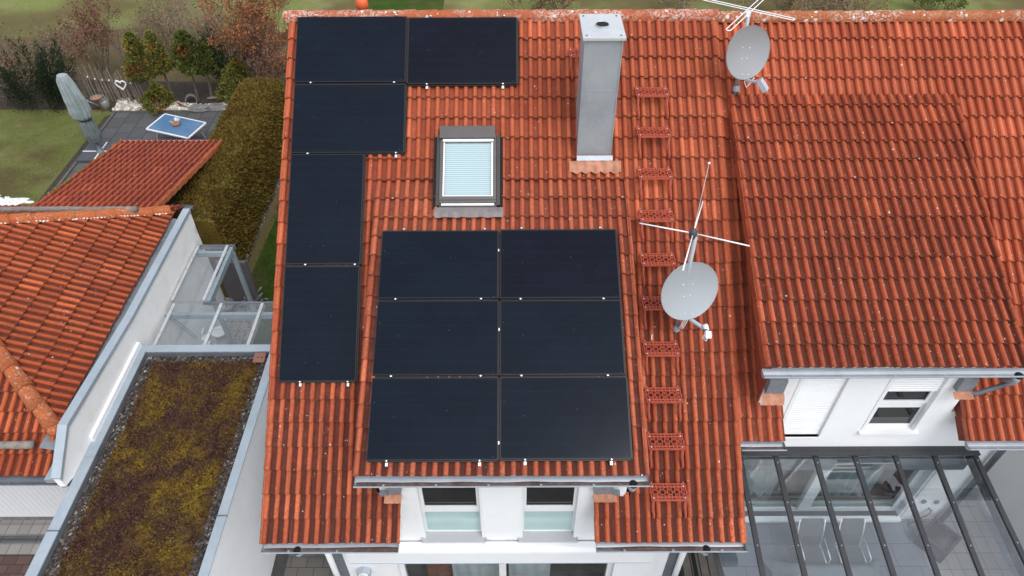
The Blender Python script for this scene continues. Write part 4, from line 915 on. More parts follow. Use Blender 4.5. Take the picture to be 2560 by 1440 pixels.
pe=K0+ED_N*NDE;gn=eave_gutter('dormer_gutter',nh,NDX0-.03,NDX1+.12,pe.y-.05,pe.z-.045,onZ(2541,925,pe.z-.1).x,.078,False)
pe2=nmp(0,NEV)
eave_gutter('eave_gutter',nh,NXL+.05,nl-.03,pe2.y-.045,pe2.z-.04,None,.078,True);eave_gutter('eave_gutter',nh,nr+.06,NXR,pe2.y-.045,pe2.z-.04,None,.078,False)
# swan-neck pipe from the dormer gutter
c=onZ(2541,925,pe.z-.1);m=MB();z0=pe.z-.3;m.tube([(c.x,pe.y-.04,z0),(c.x-.02,pe.y+.02,z0-.12),(c.x-.36,pe.y+.0,z0-.30),(c.x-.42,pe.y+.06,z0-.32),(c.x-.5,pe.y+.1,z0-.34)],.036,10);m.build('rain_pipe',M['zinc_dark'],nh,smooth=True)
m=MB();x=onY(2436,1205,YN-.09).x;m.tube([(x,pe2.y-.045,pe2.z-.1),(x,pe2.y+.05,pe2.z-.25),(x,YN-.09,pe2.z-.55),(x,YN-.09,.3)],.05,12);m.build('downpipe',M['zinc_dark'],nh,smooth=True)
# white building beyond on the right
t=thing('side_building',(8.9,3,0),'plain white wall at the right picture edge beside the glass terrace roof','building')
m=MB();m.box((8.92,-3,0),(9.2,7.6,3.3));m.build('wall',M['plaster'],t)
m=MB();m.box((8.88,-3,3.3),(9.24,7.6,3.34));m.build('wall_coping',M['zinc'],t)
# ------------------------------------------------------------------ terrace glass roof
tr=thing('patio_roof',(5.3,4.5,.3),'dark grey patio roof of glass panes over the right terrace','patio roof')
ts=R(5);NT5=V((0,-math.sin(ts),math.cos(ts)));C0=V((0,6.3,2.66))
def C(x,y,h=0): return onP(x,y,C0+NT5*h,NT5)
raf=[((1786-72,1131),(1804,1440)),((1847.5,1131),(1907,1440)),((1936.7,1131),(2012,1440)),((2034.8,1131),(2124,1440)),((2133,1131),(2234,1440)),((2234,1131),(2344,1440)),((2332,1131),(2454,1440)),((2430,1125),(2560,1398))]
RL=[]
for a,b in raf:
    p,q=C(*a),C(*b);d=(q-p).normalized();L=3.9/abs(d.y)*1.0;q=p+d*(L-(6.3-p.y)/abs(d.y) if False else L)
    p=p-d*((6.30-p.y)/abs(d.y)*-1 if False else 0)
    RL.append((p,q));m=MB();m.bar(p+NT5*.0,q+NT5*.0,.074,.06,NT5);m.build('rafter',M['anthracite'],tr)
    m=MB()
    for k in range(6):
        c=p+(q-p)*(k*.17+.05)+NT5*.031;m.lathe([(.012,0),(.009,.007),(0,.008)],c,6,NT5)
    m.build('rafter_screw',M['steel'],tr)
for i in range(7):
    (p,q),(p2,q2)=RL[i],RL[i+1];g=p+(p2-p)*.06;a=.03;ex=(p2-p).normalized()
    m=MB();A,Bq,Cq,Dq=p+ex*.038,p2-ex*.038,q2-ex*.038,q+ex*.038
    m.prism([A,Bq,Cq,Dq],NT5*.008);m.build('glass_pane',M['glass_dark'],tr,recalc=True)
m=MB();x0,x1=RL[0][0].x-.2,RL[7][0].x+.05;m.box((x0,6.285,2.60),(x1,6.36,2.74));m.box((x0,6.20,2.70),(x1,6.30,2.735));m.build('wall_beam',M['anthracite'],tr)
m=MB();m.box((x0+.3,6.2,2.28),(x1-.08,6.355,2.44));m.build('blind_box',M['zinc_dark'],tr)
m=MB();q0,q1=RL[0][1],RL[7][1];m.bar(q0+V((-.05,0,-.08)),q1+V((.05,0,-.08)),.12,.14);m.build('front_beam',M['anthracite'],tr)
for k in (0,7):
    m=MB();c=RL[k][1];m.box((c.x-.05,c.y-.05,.3),(c.x+.05,c.y+.05,c.z-.15));m.build('post',M['anthracite'],tr)
p,q=RL[7];m=MB();m.bar(p+V((.0,.0,-.16)),q+V((0,0,-.16)),.05,.12);m.build('side_beam',M['anthracite'],tr)
# furniture under the glass roof
def patio_chair(x0,x1,yb,label):
    r=thing('patio_chair',((x0+x1)/2,yb-.2,.3),label,'chair','grey mesh chairs under the glass roof')
    m=MB();vs=[];n=8
    for i in range(n+1):
        f=i/n;z=.72+.52*f;y=yb-.20+.22*f-.04*math.sin(f*math.pi);vs+=[(x0+.03-.012*math.sin(f*3),y,z),(x1-.03+.012*math.sin(f*3),y,z),(x0+.03,y+.006,z),(x1-.03,y+.006,z)]
    fs=[]
    for i in range(n): fs+=[(4*i,4*i+1,4*i+5,4*i+4),(4*i+3,4*i+2,4*i+6,4*i+7)]
    m.add(vs,fs);m.build('backrest',M['mesh_fabric'],r,smooth=True)
    m=MB();m.box((x0+.03,yb-.62,.715),(x1-.03,yb-.21,.73));m.build('seat',M['mesh_fabric'],r)
    for x,s in ((x0,1),(x1,-1)):
        m=MB();m.tube([(x,yb-.60,.3),(x,yb-.58,.72),(x,yb-.55,.93),(x,yb-.2,.95)],.012,8);m.tube([(x,yb-.05,.3),(x,yb-.2,.7),(x,yb-.1,1.0),(x,yb+.02,1.25)],.012,8);m.tube([(x,yb-.6,.715),(x,yb-.2,.715)],.012,8);m.build('side_frame',M['bright'],r,smooth=True)
    m=MB();m.tube([(x0,yb-.22,.70),(x1,yb-.22,.70)],.011,8);m.build('stretcher',M['bright'],r);return r
patio_chair(4.92,5.36,5.86,'grey mesh chair behind the covered table, left of its twin')
patio_chair(5.63,6.05,5.86,'grey mesh chair behind the covered table, right of its twin')
r=thing('covered_table',(5.4,4.5,.3),'long table wrapped in a creased grey cover under the glass roof','table')
m=MB();nx,ny=36,24;vs=[]
for j in range(ny+1):
    for i in range(nx+1):
        fx,fy=i/nx*2-1,j/ny*2-1;ax,ay=abs(fx),abs(fy);e=max(ax,ay)
        X=5.37+fx*.80*(1 if e<.8 else 1+.16*(e-.8)/.2);Y=4.62+fy*.68*(1 if e<.8 else 1+.16*(e-.8)/.2)
        z=1.05 if e<.8 else 1.05-.5*((e-.8)/.2)
        if abs(ax-ay)<.12 and e>.8: X+=.10*fx*(e-.8)/.2;Y+=.10*fy*(e-.8)/.2
        z+=.02*noise.noise(V((X*3,Y*3,1)))+.012*noise.noise(V((X*9,Y*9,2)));vs.append((X,Y,z))
m.add(vs,[(j*(nx+1)+i,j*(nx+1)+i+1,(j+1)*(nx+1)+i+1,(j+1)*(nx+1)+i) for j in range(ny) for i in range(nx)]);m.build('table_cover',M['tarp'],r,smooth=True)
for sx in (-1,1):
    for sy in (-1,1): m=MB();m.box((5.37+sx*.6-.03,4.62+sy*.45-.03,.3),(5.37+sx*.6+.03,4.62+sy*.45+.03,.99));m.build('leg',M['bright'],r)
c=onZ(2352,1340,.62);r=thing('planter_box',(c.x,c.y,.3),'square grey planter of soil standing askew on the terrace tiles','planter')
a=R(38);e1_,e2_=V((math.cos(a),math.sin(a),0)),V((-math.sin(a),math.cos(a),0));m=MB()
for s_,e_,f_ in ((1,e1_,e2_),(-1,e1_,e2_),(1,e2_,e1_),(-1,e2_,e1_)):
    hl=.26 if e_ is e1_ else .215
    m.obox(V((c.x,c.y,.47))+e_*(s_*.235),e_,f_,V((0,0,1)),(.025,hl if e_ is e1_ else .21,.17))
m.build('tub',M['frame_dark'],r);m=MB();m.obox(V((c.x,c.y,.42)),e1_,e2_,V((0,0,1)),(.21,.21,.12));m.build('soil',M['soil'],r)
# tap and hose on the wall
c=onY(2325,1275,YN-.04);r=thing('garden_tap',(c.x,YN,c.z),'small garden tap with a red hose end on the white terrace wall','tap')
m=MB();m.tube([c+V((0,.04,0)),c+V((0,-.03,0)),c+V((-.02,-.06,-.03))],.018,8);m.box(c+V((-.03,-.03,.02)),c+V((.03,-.015,.035)));m.build('valve',M['zinc_dark'],r)
m=MB();m.tube([c+V((-.02,-.06,-.03)),c+V((-.08,-.08,-.07)),c+V((-.2,-.09,-.2)),c+V((-.28,-.08,-.4))],.014,8);m.build('hose',M['rusty'],r,smooth=True)
for px,py,nm in ((2310,1255,'left'),(2342,1256,'right')):
    c=onY(px,py,YN-.02);m=MB();m.blob(c,(.05,.02,.06),5,8,.15);tag(m.build('wall_bracket',M['zinc_dark'],org=c,smooth=True),'small dark fitting on the white terrace wall above the tap, '+nm+' of two','fitting')
# storage chest in the gap between the houses
c=onZ(1745,1400,.55);r=thing('garden_chest',(c.x,c.y,0),'grey brown wooden garden chest with black straps under the right end of the gutter','chest')
m=MB();m.box((c.x-.26,c.y-.75,0),(c.x+.30,c.y+.35,.5));m.build('body',M['greywood'],r,bevel=.01)
m=MB()
for k in range(4): m.box((c.x-.28+.15*k,c.y-.77,.502),(c.x-.28+.15*k+.135,c.y+.37,.54))
m.build('lid',M['greywood'],r,bevel=.006)
m=MB();m.box((c.x-.11,c.y-.78,.541),(c.x-.04,c.y+.38,.55));m.build('strap',M['black'],r)
# ------------------------------------------------------------------ bungalow on the left
bh=thing('bungalow',(-7.1,9,0),'low white bungalow on the left with an orange hipped roof and tall parapet','house')
BA=R(27.5);BX,BZ=-7.42,3.02;NB=V((math.sin(BA),0,math.cos(BA)));EDB=V((math.cos(BA),0,-math.sin(BA)));B0=V((BX,9.0,BZ))
def BP(x,y,h=0): return onP(x,y,B0+NB*h,NB)
hb1,hb0=BP(420,529),BP(0,553);hf1,hf0=BP(146,1085),BP(0,885)
d1=(hb0-hb1);d2=(hf0-hf1)
# apex from the two hips in plan
den=d1.x*d2.y-d1.y*d2.x;k=((hf1.x-hb1.x)*d2.y-(hf1.y-hb1.y)*d2.x)/den;APX=hb1+d1*k
nbk=V((1,0,0)).cross(d1).normalized();nbk=nbk if nbk.z>0 else -nbk
nfr=V((1,0,0)).cross(d2).normalized();nfr=nfr if nfr.z>0 else -nfr
h1=d1.normalized();h2=d2.normalized()
c1=V((-h1.y,h1.x,0));c1=c1 if c1.y>0 else -c1      # plan normals pointing away from the right slope
c2=V((-h2.y,h2.x,0));c2=c2 if c2.y<0 else -c2
EYB=V((0,-1,0))
mb=MB();tiles(mb,B0,EYB,-EDB*-1,NB,-4.2,4.2,-4.2,0,.335,-.335*13,uph=0,seed=51,lift=.04)
roofb=mb.build('right_roof_slope',M['tile_left'],bh,clip=[(APX,c1),(APX,c2)])
eback=V((0,nbk.z,-nbk.y)).normalized();efront=V((0,-nfr.z,nfr.y)).normalized();efront=efront if efront.z<0 else -efront;eback=eback if eback.z<0 else -eback
zb_=onP(380,519,APX,nbk);zf_=onP(75,1190,APX,nfr)
sb=(zb_-APX).dot(eback);sf=(zf_-APX).dot(efront)
mb=MB();tiles(mb,V((BX,APX.y,APX.z)),EX,eback,nbk,-7,.4,0,sb,.335,sb-.335*20,uph=0,seed=52);mb.build('back_roof_slope',M['tile_shed'],bh,clip=[(APX,-c1),((onP(447,521,APX,nbk).x,0,0),(1,0,0))])
mb=MB();tiles(mb,V((BX,APX.y,APX.z)),EX,efront,nfr,-7,.3,0,sf,.335,sf-.335*20,uph=-.05,seed=53);mb.build('front_roof_slope',M['tile_left'],bh,clip=[(APX,-c2),((onP(135,1150,APX,nfr).x,0,0),(1,0,0))])
mb=MB();ridge_tiles(mb,hb1+V((0,0,.02)),APX+V((0,0,.02)),.115,.36,flip=True);mb.build('hip_tiles',M['hip'],bh,smooth=True)
mb=MB();ridge_tiles(mb,hf1+(hf1-hf0).normalized()*-.12+V((0,0,.03)),APX+V((0,0,.03)),.13,.42,flip=True)
q=hf1+(hf1-hf0).normalized()*-.10+V((0,0,.03));mb.blob(q,(.135,.135,.12),6,10,0.02);mb.build('hip_tiles',M['hip'],bh,smooth=True)
mb=MB();ridge_tiles(mb,APX+V((0,0,.02)),APX+V((-5,0,.02)),.115,.36);mb.build('ridge_tiles',M['hip'],bh,smooth=True)
# crumbling mortar below the back hip
mb=MB();n=70;L=(APX-hb1).length;rr=random.Random(4);dn=V((0,-1,0))
for i in range(n):
    f0=i/n*L;w0=.05*max(0,noise.noise(V((i*.35,3,0)))+.25)
    if w0<.008: continue
    c=hb1+(APX-hb1).normalized()*f0+V((.0,-.115,0))
    c.z=B0.z-(c.x-B0.x)*math.tan(BA)+.045
    mb.blob(c+V((0,-.015,0)),(L/n*.62,w0*1.1,.022),4,7,.3)
mb.build('mortar',M['mortar'],bh)
# parapet wall with zinc coping
cop=[onX(473,524,-7.05),onX(330,792,-7.05),onX(166,1064,-7.05)];low=onX(149,1198,-7.05)
cop=[V((-7.05,p.y,p.z)) for p in cop];low=V((-7.05,low.y,low.z))
poly=[(-7.05,12.05,0)]+[(-7.05,12.08,2.45),(-7.05,12.0,2.62),(-7.05,12.12,2.72),(-7.05,cop[0].y,2.9)]+[tuple(p) for p in cop]+[tuple(low),(-7.05,low.y,low.z-.22),(-7.05,6.5,low.z-.45),(-7.05,6.5,0)]
mb=MB();mb.prism(poly,(-.10,0,0));mb.build('parapet_wall',M['plaster_worn'],bh,recalc=True)
mb=MB();pts=cop+[low];
for a,b in zip(pts[:-1],pts[1:]):
    mb.prism([a+V((.025,0,.0)),a+V((-.125,0,.0)),b+V((-.125,0,.0)),b+V((.025,0,.0))],(0,0,.03));mb.prism([a+V((.025,0,.0)),b+V((.025,0,.0)),b+V((.025,0,-.05)),a+V((.025,0,-.05))],(-.012,0,0))
mb.build('parapet_coping',M['zinc_coping'],bh,recalc=True)
mb=MB();mb.box((-7.049,6.6,2.58),(-6.99,8.70,2.70));mb.build('wall_ledge',M['plaster'],bh)
# valley gutter between tiles and parapet
mb=MB();a,b=cop[0],cop[2];n=80;vs=[]
for i in range(n+1):
    f=i/n;y=a.y-.1+(b.y-.2-a.y+.1)*f;zz=BZ-.06;w=.012*math.sin(i*2.1)
    vs+=[(BX-.12,y,zz+.05),(BX+.02,y,zz+.01+w*.5),(BX+.14,y,zz-.02+w),(-7.15,y,zz-.03),(-7.15,y,zz+.12)]
mb.add(vs,[(5*i+k,5*i+k+1,5*i+k+6,5*i+k+5) for i in range(n) for k in range(4)]);mb.build('valley_gutter',M['lead'],bh,smooth=True)
mb=MB();zq=low.z-.05;mb.box((onP(140,1150,APX,nfr).x,low.y+.02,zq-.1),(-7.16,cop[2].y,zq));
vs=[];n=12
x0=onP(138,1150,APX,nfr).x
for i in range(n+1):
    f=i/n;p0=hf1+V((0,0,-.05));p1=V((0,zf_.y,zf_.z-.0));y=p0.y+(p1.y-p0.y)*f;z=p0.z+(p1.z-p0.z)*f;vs+=[(x0-.02,y,z+.02),(x0+.08,y,z+.03),(-7.15,y,z+.02),(-7.15,y,z+.12)]
mb.add(vs,[(4*i+k,4*i+k+1,4*i+k+5,4*i+k+4) for i in range(n) for k in range(3)]);mb.build('verge_flashing',M['zinc'],bh,recalc=True)
# gutters, walls
g=MB();gy=zf_.y-.05;gz=zf_.z-.06;gutter(g,(-14,gy,gz),(-7.12,gy,gz),.075);og=g.build('eave_gutter',M['zinc_dark'],bh)
m=MB();m.lathe([(0,.01),(.05,.0),(.05,-.05)],(-7.25,gy,gz-.05),14);m.build('outlet',M['black'],og)
m=MB();m.tube([(-7.25,gy,gz-.06),(-7.24,gy+.02,gz-.16),(-7.1,gy+.25,gz-.35),(-7.02,gy+.5,gz-.6)],.045,10);m.build('rain_pipe',M['zinc_dark'],bh,smooth=True)
g=MB();xe=onP(470,520,APX,nbk).x;gutter(g,(-14,zb_.y+.06,zb_.z-.03),(xe,zb_.y+.06,zb_.z-.03),.07,lip=False);g.tube([(-14,zb_.y-.01,zb_.z-.03),(xe,zb_.y-.01,zb_.z-.03)],.01,6);g.build('back_gutter',M['zinc_dark'],bh)
yw=onZ(60,1302,0).y
m=MB();m.box((-16,yw,.16),(-7.16,yw+.3,gz-.12));m.box((-16,12.0,0),(-7.16,12.3,2.6));m.build('wall',M['plaster'],bh)
m=MB();m.box((-16,yw+.012,0),(-7.16,yw+.3,.1599));m.build('plinth',M['rock'],bh)
m=MB()
for i in range(60): x=-13+i*.1;m.box((x+.004,yw-.02,.2),(x+.096,yw-.001,gz-.16))
m.build('cladding',M['white'],bh)
m=MB();m.box((-16,gy+.06,gz-.13),(-7.16,yw+.02,gz-.10));m.build('soffit',M['white'],bh)
# weathered logs that hold back snow
def log(p,q,r,label,name='snow_log'):
    t=thing(name,p,label,'log','weathered snow guard logs on the bungalow roof');m=MB();n=26;rr=random.Random(5);pts=[];rad=[]
    for i in range(n+1):
        f=i/n;pts.append(V(p)+(V(q)-V(p))*f+V((0,rr.uniform(-.006,.006),rr.uniform(-.006,.006))));rad.append(r*(1+.06*noise.noise(V((i*.9,r*50,0)))))
    m.tube(pts,rad,12);m.build('trunk',M['wood'],t,smooth=True)
    for f in (.45,.78):
        c=V(p)+(V(q)-V(p))*f;m=MB();m.tube([c+V((0,.03,-.09)),c+V((0,r+.012,-.03)),c+V((0,r+.012,.02)),c+V((0,r-.02,.07))],.010,6);m.build('hook',M['zinc_dark'],t)
q=onP(342,523,APX+nbk*.10,nbk);log((-13.5,q.y,q.z),(q.x,q.y,q.z),.062,'long weathered log lying along the back eave of the bungalow')
q=onP(83,1112,APX+nfr*.12,nfr);log((-13.0,q.y,q.z),(q.x,q.y,q.z),.065,'short end of a weathered log on the front slope of the bungalow')
# ------------------------------------------------------------------ green-roofed garage
gh=thing('garage',(-5.7,6,0),'flat garage with zinc copings and a mossy green roof','garage')
GX0,GX1,GY1=-7.045,-4.40,8.72;GZ=2.6
m=MB();m.box((GX1-.12,-2,0),(GX1-.01,GY1-.02,GZ-.03));m.box((GX0+.02,8.58,0),(GX1-.13,GY1-.02,GZ-.03));m.box((GX0+.02,-2,0),(GX0+.13,8.57,GZ-.03));m.build('wall',M['plaster'],gh)
m=MB();m.box((GX0+.14,-2,GZ-.22),(GX1-.13,8.57,GZ-.14));m.build('roof_deck',M['soil'],gh)
def coping(name,a,b):
    m=MB();m.box(a,b);return m.build(name,M['zinc_coping'],gh,bevel=.006)
coping('coping',(GX0,-2,GZ-.03),(GX0+.175,5.02,GZ));coping('coping',(GX0,5.024,GZ-.032),(GX0+.175,6.3,GZ-.001));coping('coping',(GX0,6.304,GZ-.03),(GX0+.175,8.72,GZ))
coping('coping',(GX1-.15,-2,GZ-.03),(GX1,5.25,GZ));coping('coping',(GX1-.15,5.256,GZ-.03),(GX1,8.72,GZ));coping('coping',(GX0+.176,8.55,GZ-.03),(GX1-.151,8.72,GZ))
m=MB();m.box((GX0+.16,-2,GZ-.14),(GX0+.17,8.55,GZ-.03));m.box((GX1-.145,-2,GZ-.14),(GX1-.135,8.55,GZ-.03));m.box((GX0+.17,8.54,GZ-.14),(GX1-.145,8.548,GZ-.03));m.build('upstand',M['zinc_dark'],gh)
for y in (5.26,):
    m=MB();m.box((GX1-.152,y-.012,GZ-.031),(GX1+.002,y+.012,GZ+.004));m.box((GX0-.002,5.01,GZ-.031),(GX0+.177,5.034,GZ+.004));m.build('coping_joint',M['zinc_dark'],gh)
rr=random.Random(9);m=MB()
OCT=[(1,0,0),(-1,0,0),(0,1,0),(0,-1,0),(0,0,1),(0,0,-1)];OF=[(0,2,4),(2,1,4),(1,3,4),(3,0,4),(2,0,5),(1,2,5),(3,1,5),(0,3,5)]
def pebble(m,c,r,flat=.65):
    a=rr.uniform(0,6.28);ca,sa=math.cos(a),math.sin(a);sx,sy=r*rr.uniform(.8,1.35),r*rr.uniform(.7,1.0);o=[]
    for x,y,z in OCT: X,Y=x*sx,y*sy;o.append((c[0]+X*ca-Y*sa,c[1]+X*sa+Y*ca,c[2]+z*r*flat))
    m.add(o,OF)
mx0,mx1,my1=GX0+.33,GX1-.31,8.42
def edge(y,k): return .05*noise.noise(V((y*1.7,k,0)))+.03*noise.noise(V((y*6,k,3)))
for i in range(9500):
    side=rr.random();y=rr.uniform(3.9,8.54)
    if side<.40: x=rr.uniform(GX0+.18,mx0+.10)
    elif side<.80: x=rr.uniform(mx1-.10,GX1-.15)
    else: x=rr.uniform(GX0+.18,GX1-.15);y=rr.uniform(my1-.06,8.54)
    pebble(m,(x,y,GZ-.135+rr.uniform(0,.012)),rr.choice((.010,.012,.014,.017,.021)))
tag(m.build('gravel',M['gravel'],org=(-5.7,6,GZ-.14)),'strip of dark mixed gravel around the edge of the green garage roof','gravel',kind='stuff')
m=MB();nx,ny=110,200;vs=[];Y0=3.6
def mossh(x,y,fx,fy):
    e=min(fx,1-fx)*(mx1-mx0);e=min(e,(1-fy)*(my1-Y0));b=min(1,e/.12)
    return GZ-.145+b*(.065+.055*noise.noise(V((x*1.6,y*1.6,0)))+.045*noise.noise(V((x*6,y*6,2)))+.03*abs(noise.noise(V((x*17,y*17,5)))))
for j in range(ny+1):
    for i in range(nx+1):
        fx,fy=i/nx,j/ny;y=Y0+(my1-Y0)*fy+ (edge(mx0+(mx1-mx0)*fx,9)*2 if j==ny else 0);x=mx0+(mx1-mx0)*fx+(edge(y,1)*2 if i==0 else edge(y,4)*2 if i==nx else 0);vs.append((x,y,mossh(x,y,fx,fy)))
m.add(vs,[(j*(nx+1)+i,j*(nx+1)+i+1,(j+1)*(nx+1)+i+1,(j+1)*(nx+1)+i) for j in range(ny) for i in range(nx)])
for i in range(26000):
    fx,fy=rr.random(),rr.random();x=mx0+(mx1-mx0)*fx;y=Y0+(my1-Y0)*fy
    den=noise.noise(V((x*1.9+7,y*1.9,1)))
    if rr.random()>.75+den*.5: continue
    z=mossh(x,y,fx,fy);h=rr.uniform(.012,.034);a=rr.uniform(0,6.28);t=V((math.cos(a),math.sin(a),0));w=rr.uniform(.008,.02);l=V((rr.uniform(-.02,.02),rr.uniform(-.02,.02),h));p=V((x,y,z-.004))
    m.add([p-t*w,p+t*w,p+t*w*.6+l,p-t*w*.6+l],[(0,1,2,3)],mi=1)
tag(m.build('moss',[M['sedum'],M['sedum_tip']],org=(-5.7,6,GZ-.16),recalc=False),'uneven carpet of yellow green and purple brown moss on the garage roof','moss',kind='stuff')
c=onZ(650,896,GZ-.02);t=thing('vent_cover',c,'small brown plate with two holes lying at the corner of the garage roof','cover plate')
m=MB();m.prism([(c.x-.11,c.y-.10,c.z),(c.x+.10,c.y-.10,c.z),(c.x+.10,c.y+.10,c.z+.03),(c.x-.11,c.y+.10,c.z+.03)],(0,0,.012));m.build('plate',simple('brown_plate',(.25,.105,.075),.6,0,.08,6),t)
m=MB()
for dx in (-.03,.04): m.lathe([(0,.0275),(.014,.0275)],(c.x+dx,c.y,c.z+.002),10)
m.build('hole',M['black'],t)
# ------------------------------------------------------------------ glass canopies behind the garage
ZC=2.32
ct=thing('glass_canopy',(-5.8,9.5,0),'flat glass canopy on aluminium bars between the garage and the solar house','glass canopy')
A0,A1,A2,A3=onZ(388,770,ZC),onZ(690,764,ZC),onZ(684,857,ZC),onZ(372,860,ZC)
y0c=(A2.y+A3.y)/2;y1c=(A0.y+A1.y)/2;xa=-7.0;xb=-3.85
bars=[onZ(415,800,ZC).x,onZ(534,815,ZC).x,onZ(640,815,ZC).x]
bars=[-6.93,(onZ(553,770,ZC).x+onZ(512,860,ZC).x)/2,(onZ(655,766,ZC).x+onZ(622,860,ZC).x)/2]
xs=[xa]+bars+[onZ(662,858,ZC).x]
for a,b in zip(bars,bars[1:]+[bars[-1]+.62]):
    m=MB();m.box((a+.02,y0c-.08,ZC),(b-.02,y1c+.07,ZC+.008));m.build('glass_pane',M['glass'],ct)
for b in bars: m=MB();m.box((b-.03,y0c-.08,ZC+.010),(b+.03,y1c+.07,ZC+.035));m.build('glazing_bar',M['alu'],ct)
m=MB()
for b in bars:
    for y in (y0c+.25,y1c-.1): m.lathe([(.012,.035),(.01,.042),(0,.044)],(b,y,ZC),6)
m.build('bar_screw',M['zinc_dark'],ct)
m=MB();m.box((xa-.05,y1c-.22,ZC-.13),(-4.2,y1c-.14,ZC-.01));m.build('cross_beam',M['galv_beam'],ct)
m=MB();m.box((-6.35,y1c+.075,ZC-.02),(-4.2,y1c+.13,ZC+.02));m.build('front_gutter',M['zinc_dark'],ct)
m=MB();m.tube([(xa+.02,y1c-.18,ZC-.1),(xa+.35,y1c-.18,ZC-.75)],.035,8);m.build('brace',M['galv_beam'],ct)
lt=thing('glass_canopy',(-6.6,11,0),'narrow glass canopy along the white parapet wall in front of the hedge','glass canopy')
L0,L1,L2=onZ(494,618,ZC),onZ(592,618,ZC),onZ(514,766,ZC);xl0=-7.02;xl1=(L1.x+L2.x)/2;yl1=(L0.y+L1.y)/2
for b in (-6.99,xl1-.13): m=MB();m.box((b-.028,y1c+.14,ZC+.040),(b+.028,yl1,ZC+.062));m.build('glazing_bar',M['alu'],lt)
m=MB();m.box((-6.98,y1c+.14,ZC+.028),(xl1,yl1,ZC+.036));m.build('glass_pane',M['glass'],lt)
m=MB();m.box((xl1-.08,y1c+.14,ZC-.11),(xl1-.01,yl1-.02,ZC+.024));m.box((-7.0,yl1-.22,ZC-.09),(xl1-.085,yl1-.15,ZC+.02));m.build('edge_beam',M['galv_beam'],lt)
m=MB();m.box((-7.0,yl1+.002,ZC-.06),(xl1+.03,yl1+.03,ZC+.05));m.build('end_profile',M['zinc_dark'],lt)
m=MB();pz=onZ(628,735,0);m.box((xl1-.09,yl1-.1,0),(xl1-.0,yl1-.021,ZC-.11));m.build('post',M['galv_beam'],lt)
m=MB();m.box((xl1-.09,y1c+.3,0),(xl1-.01,y1c+.38,ZC-.11));m.build('post',M['galv_beam'],lt)
m=MB()
for b in (-6.99,xl1-.13):
    for k in range(5): m.lathe([(.011,.062),(.009,.068),(0,.07)],(b,y1c+.3+k*.38,ZC),6)
m.build('bar_screw',M['zinc_dark'],lt)
# screen wall and clutter under the canopies
t=thing('timber_board',(0,0,0),'upright orange brown timber leaning at the grey wall behind the glass canopy','timber')
c=onZ(602,745,0.02);m=MB();m.bar(c,c+V((-.05,.18,.95)),.09,.06);m.bar(c+V((.12,0,0)),c+V((.06,.18,.9)),.05,.05);t.location=c
for i,(x,y,z) in enumerate(m.v): pass
OFF[t.name]=c;m.build('plank',M['brownwood'],t)
t=thing('storage_wall',(-6.3,11.9,0),'dull grey low screen wall under the glass canopy in front of the hedge','wall')
m=MB();m.box((-7.0,12.2,0),(-6.3,12.3,1.5));m.build('panel',simple('mauve_grey_panel',(.115,.105,.115),.8,0,.1,3),t)
def bucket(px,py,z,r,h,mat,label,name='bucket',lid=False):
    c=onZ(px,py,z);t=thing(name,(c.x,c.y,z-h),label,name.replace('_',' '));m=MB()
    m.lathe([(r*.75,0),(r,h),(r*1.06,h),(r*1.06,h-.015),(r*.98,h-.02)]+([(0,h-.01)] if lid else [(r*.72,.02),(0,.02)]),(c.x,c.y,z-h),20);m.build('body',mat,t,smooth=True)
    m=MB();m.tube([V((c.x,c.y,z))+V((r*math.cos(a),.0+.3*r*math.sin(a),.04*math.sin(a)+.004)) for a in [k*math.pi/10 for k in range(11)]],.007,6);m.build('handle',M['plastic_white'],t)
    return t
bucket(548,828,.95,.16,.3,M['plastic_white'],'round white bucket seen through the canopy glass','bucket',True)
c=onZ(499,826,.8);t=thing('planting_tray',(c.x,c.y,.5),'stack of small square white tubs under the canopy glass','tubs')
for k,(dx,dy,z) in enumerate(((0,0,.8),(.07,-.09,.68),(.12,-.17,.56))): m=MB();m.box((c.x+dx-.085,c.y+dy-.085,z-.1),(c.x+dx+.085,c.y+dy+.085,z));m.build('tub',M['plastic_white'],t,bevel=.015)
t=thing('workbench',(-5.7,9.45,0),'low cluttered bench under the flat canopy glass','bench');m=MB();m.box((-6.7,9.05,.42),(-4.75,9.75,.46));m.build('bench_top',M['mesh_fabric'],t)
for x in (-6.6,-4.85):
    for y in (9.12,9.66): m=MB();m.box((x-.03,y-.03,0),(x+.03,y+.03,.419));m.build('leg',M['zinc_dark'],t)
c=onZ(563,760,.35);t=thing('clay_pot',(c.x,c.y,0),'round pale clay pot behind the canopy edge','pot');m=MB();m.lathe([(.13,0),(.2,.33),(.225,.33),(.225,.36),(.195,.36),(.17,.28),(0,.27)],(c.x,c.y,0),20);m.build('pot',M['wood'],t,smooth=True)
m=MB();m.lathe([(0,.271),(.172,.271)],(c.x,c.y,0),16);m.build('soil',M['soil'],t)
c=onZ(630,750,.2);t=thing('driftwood_heap',(c.x,c.y,0),'tangled heap of grey driftwood beside the grass strip','driftwood');m=MB();r3=random.Random(3)
for k in range(26):
    p=V((c.x+r3.uniform(-.28,.28),c.y+r3.uniform(-.16,.2),r3.uniform(.02,.3)));d=V((r3.uniform(-.2,.2),r3.uniform(-.15,.15),r3.uniform(-.08,.18)));m.tube([p,p+d*.6+V((.02,.01,.02)),p+d],[.022,.03,.012],6)
m.build('branches',M['wood'],t,smooth=True)
m=MB();m.tube([(c.x-.22,c.y+.02,.03),(c.x-.2,c.y-.05,.22),(c.x-.06,c.y-.08,.26)],.035,8);m.build('root',M['rusty'],t,smooth=True)
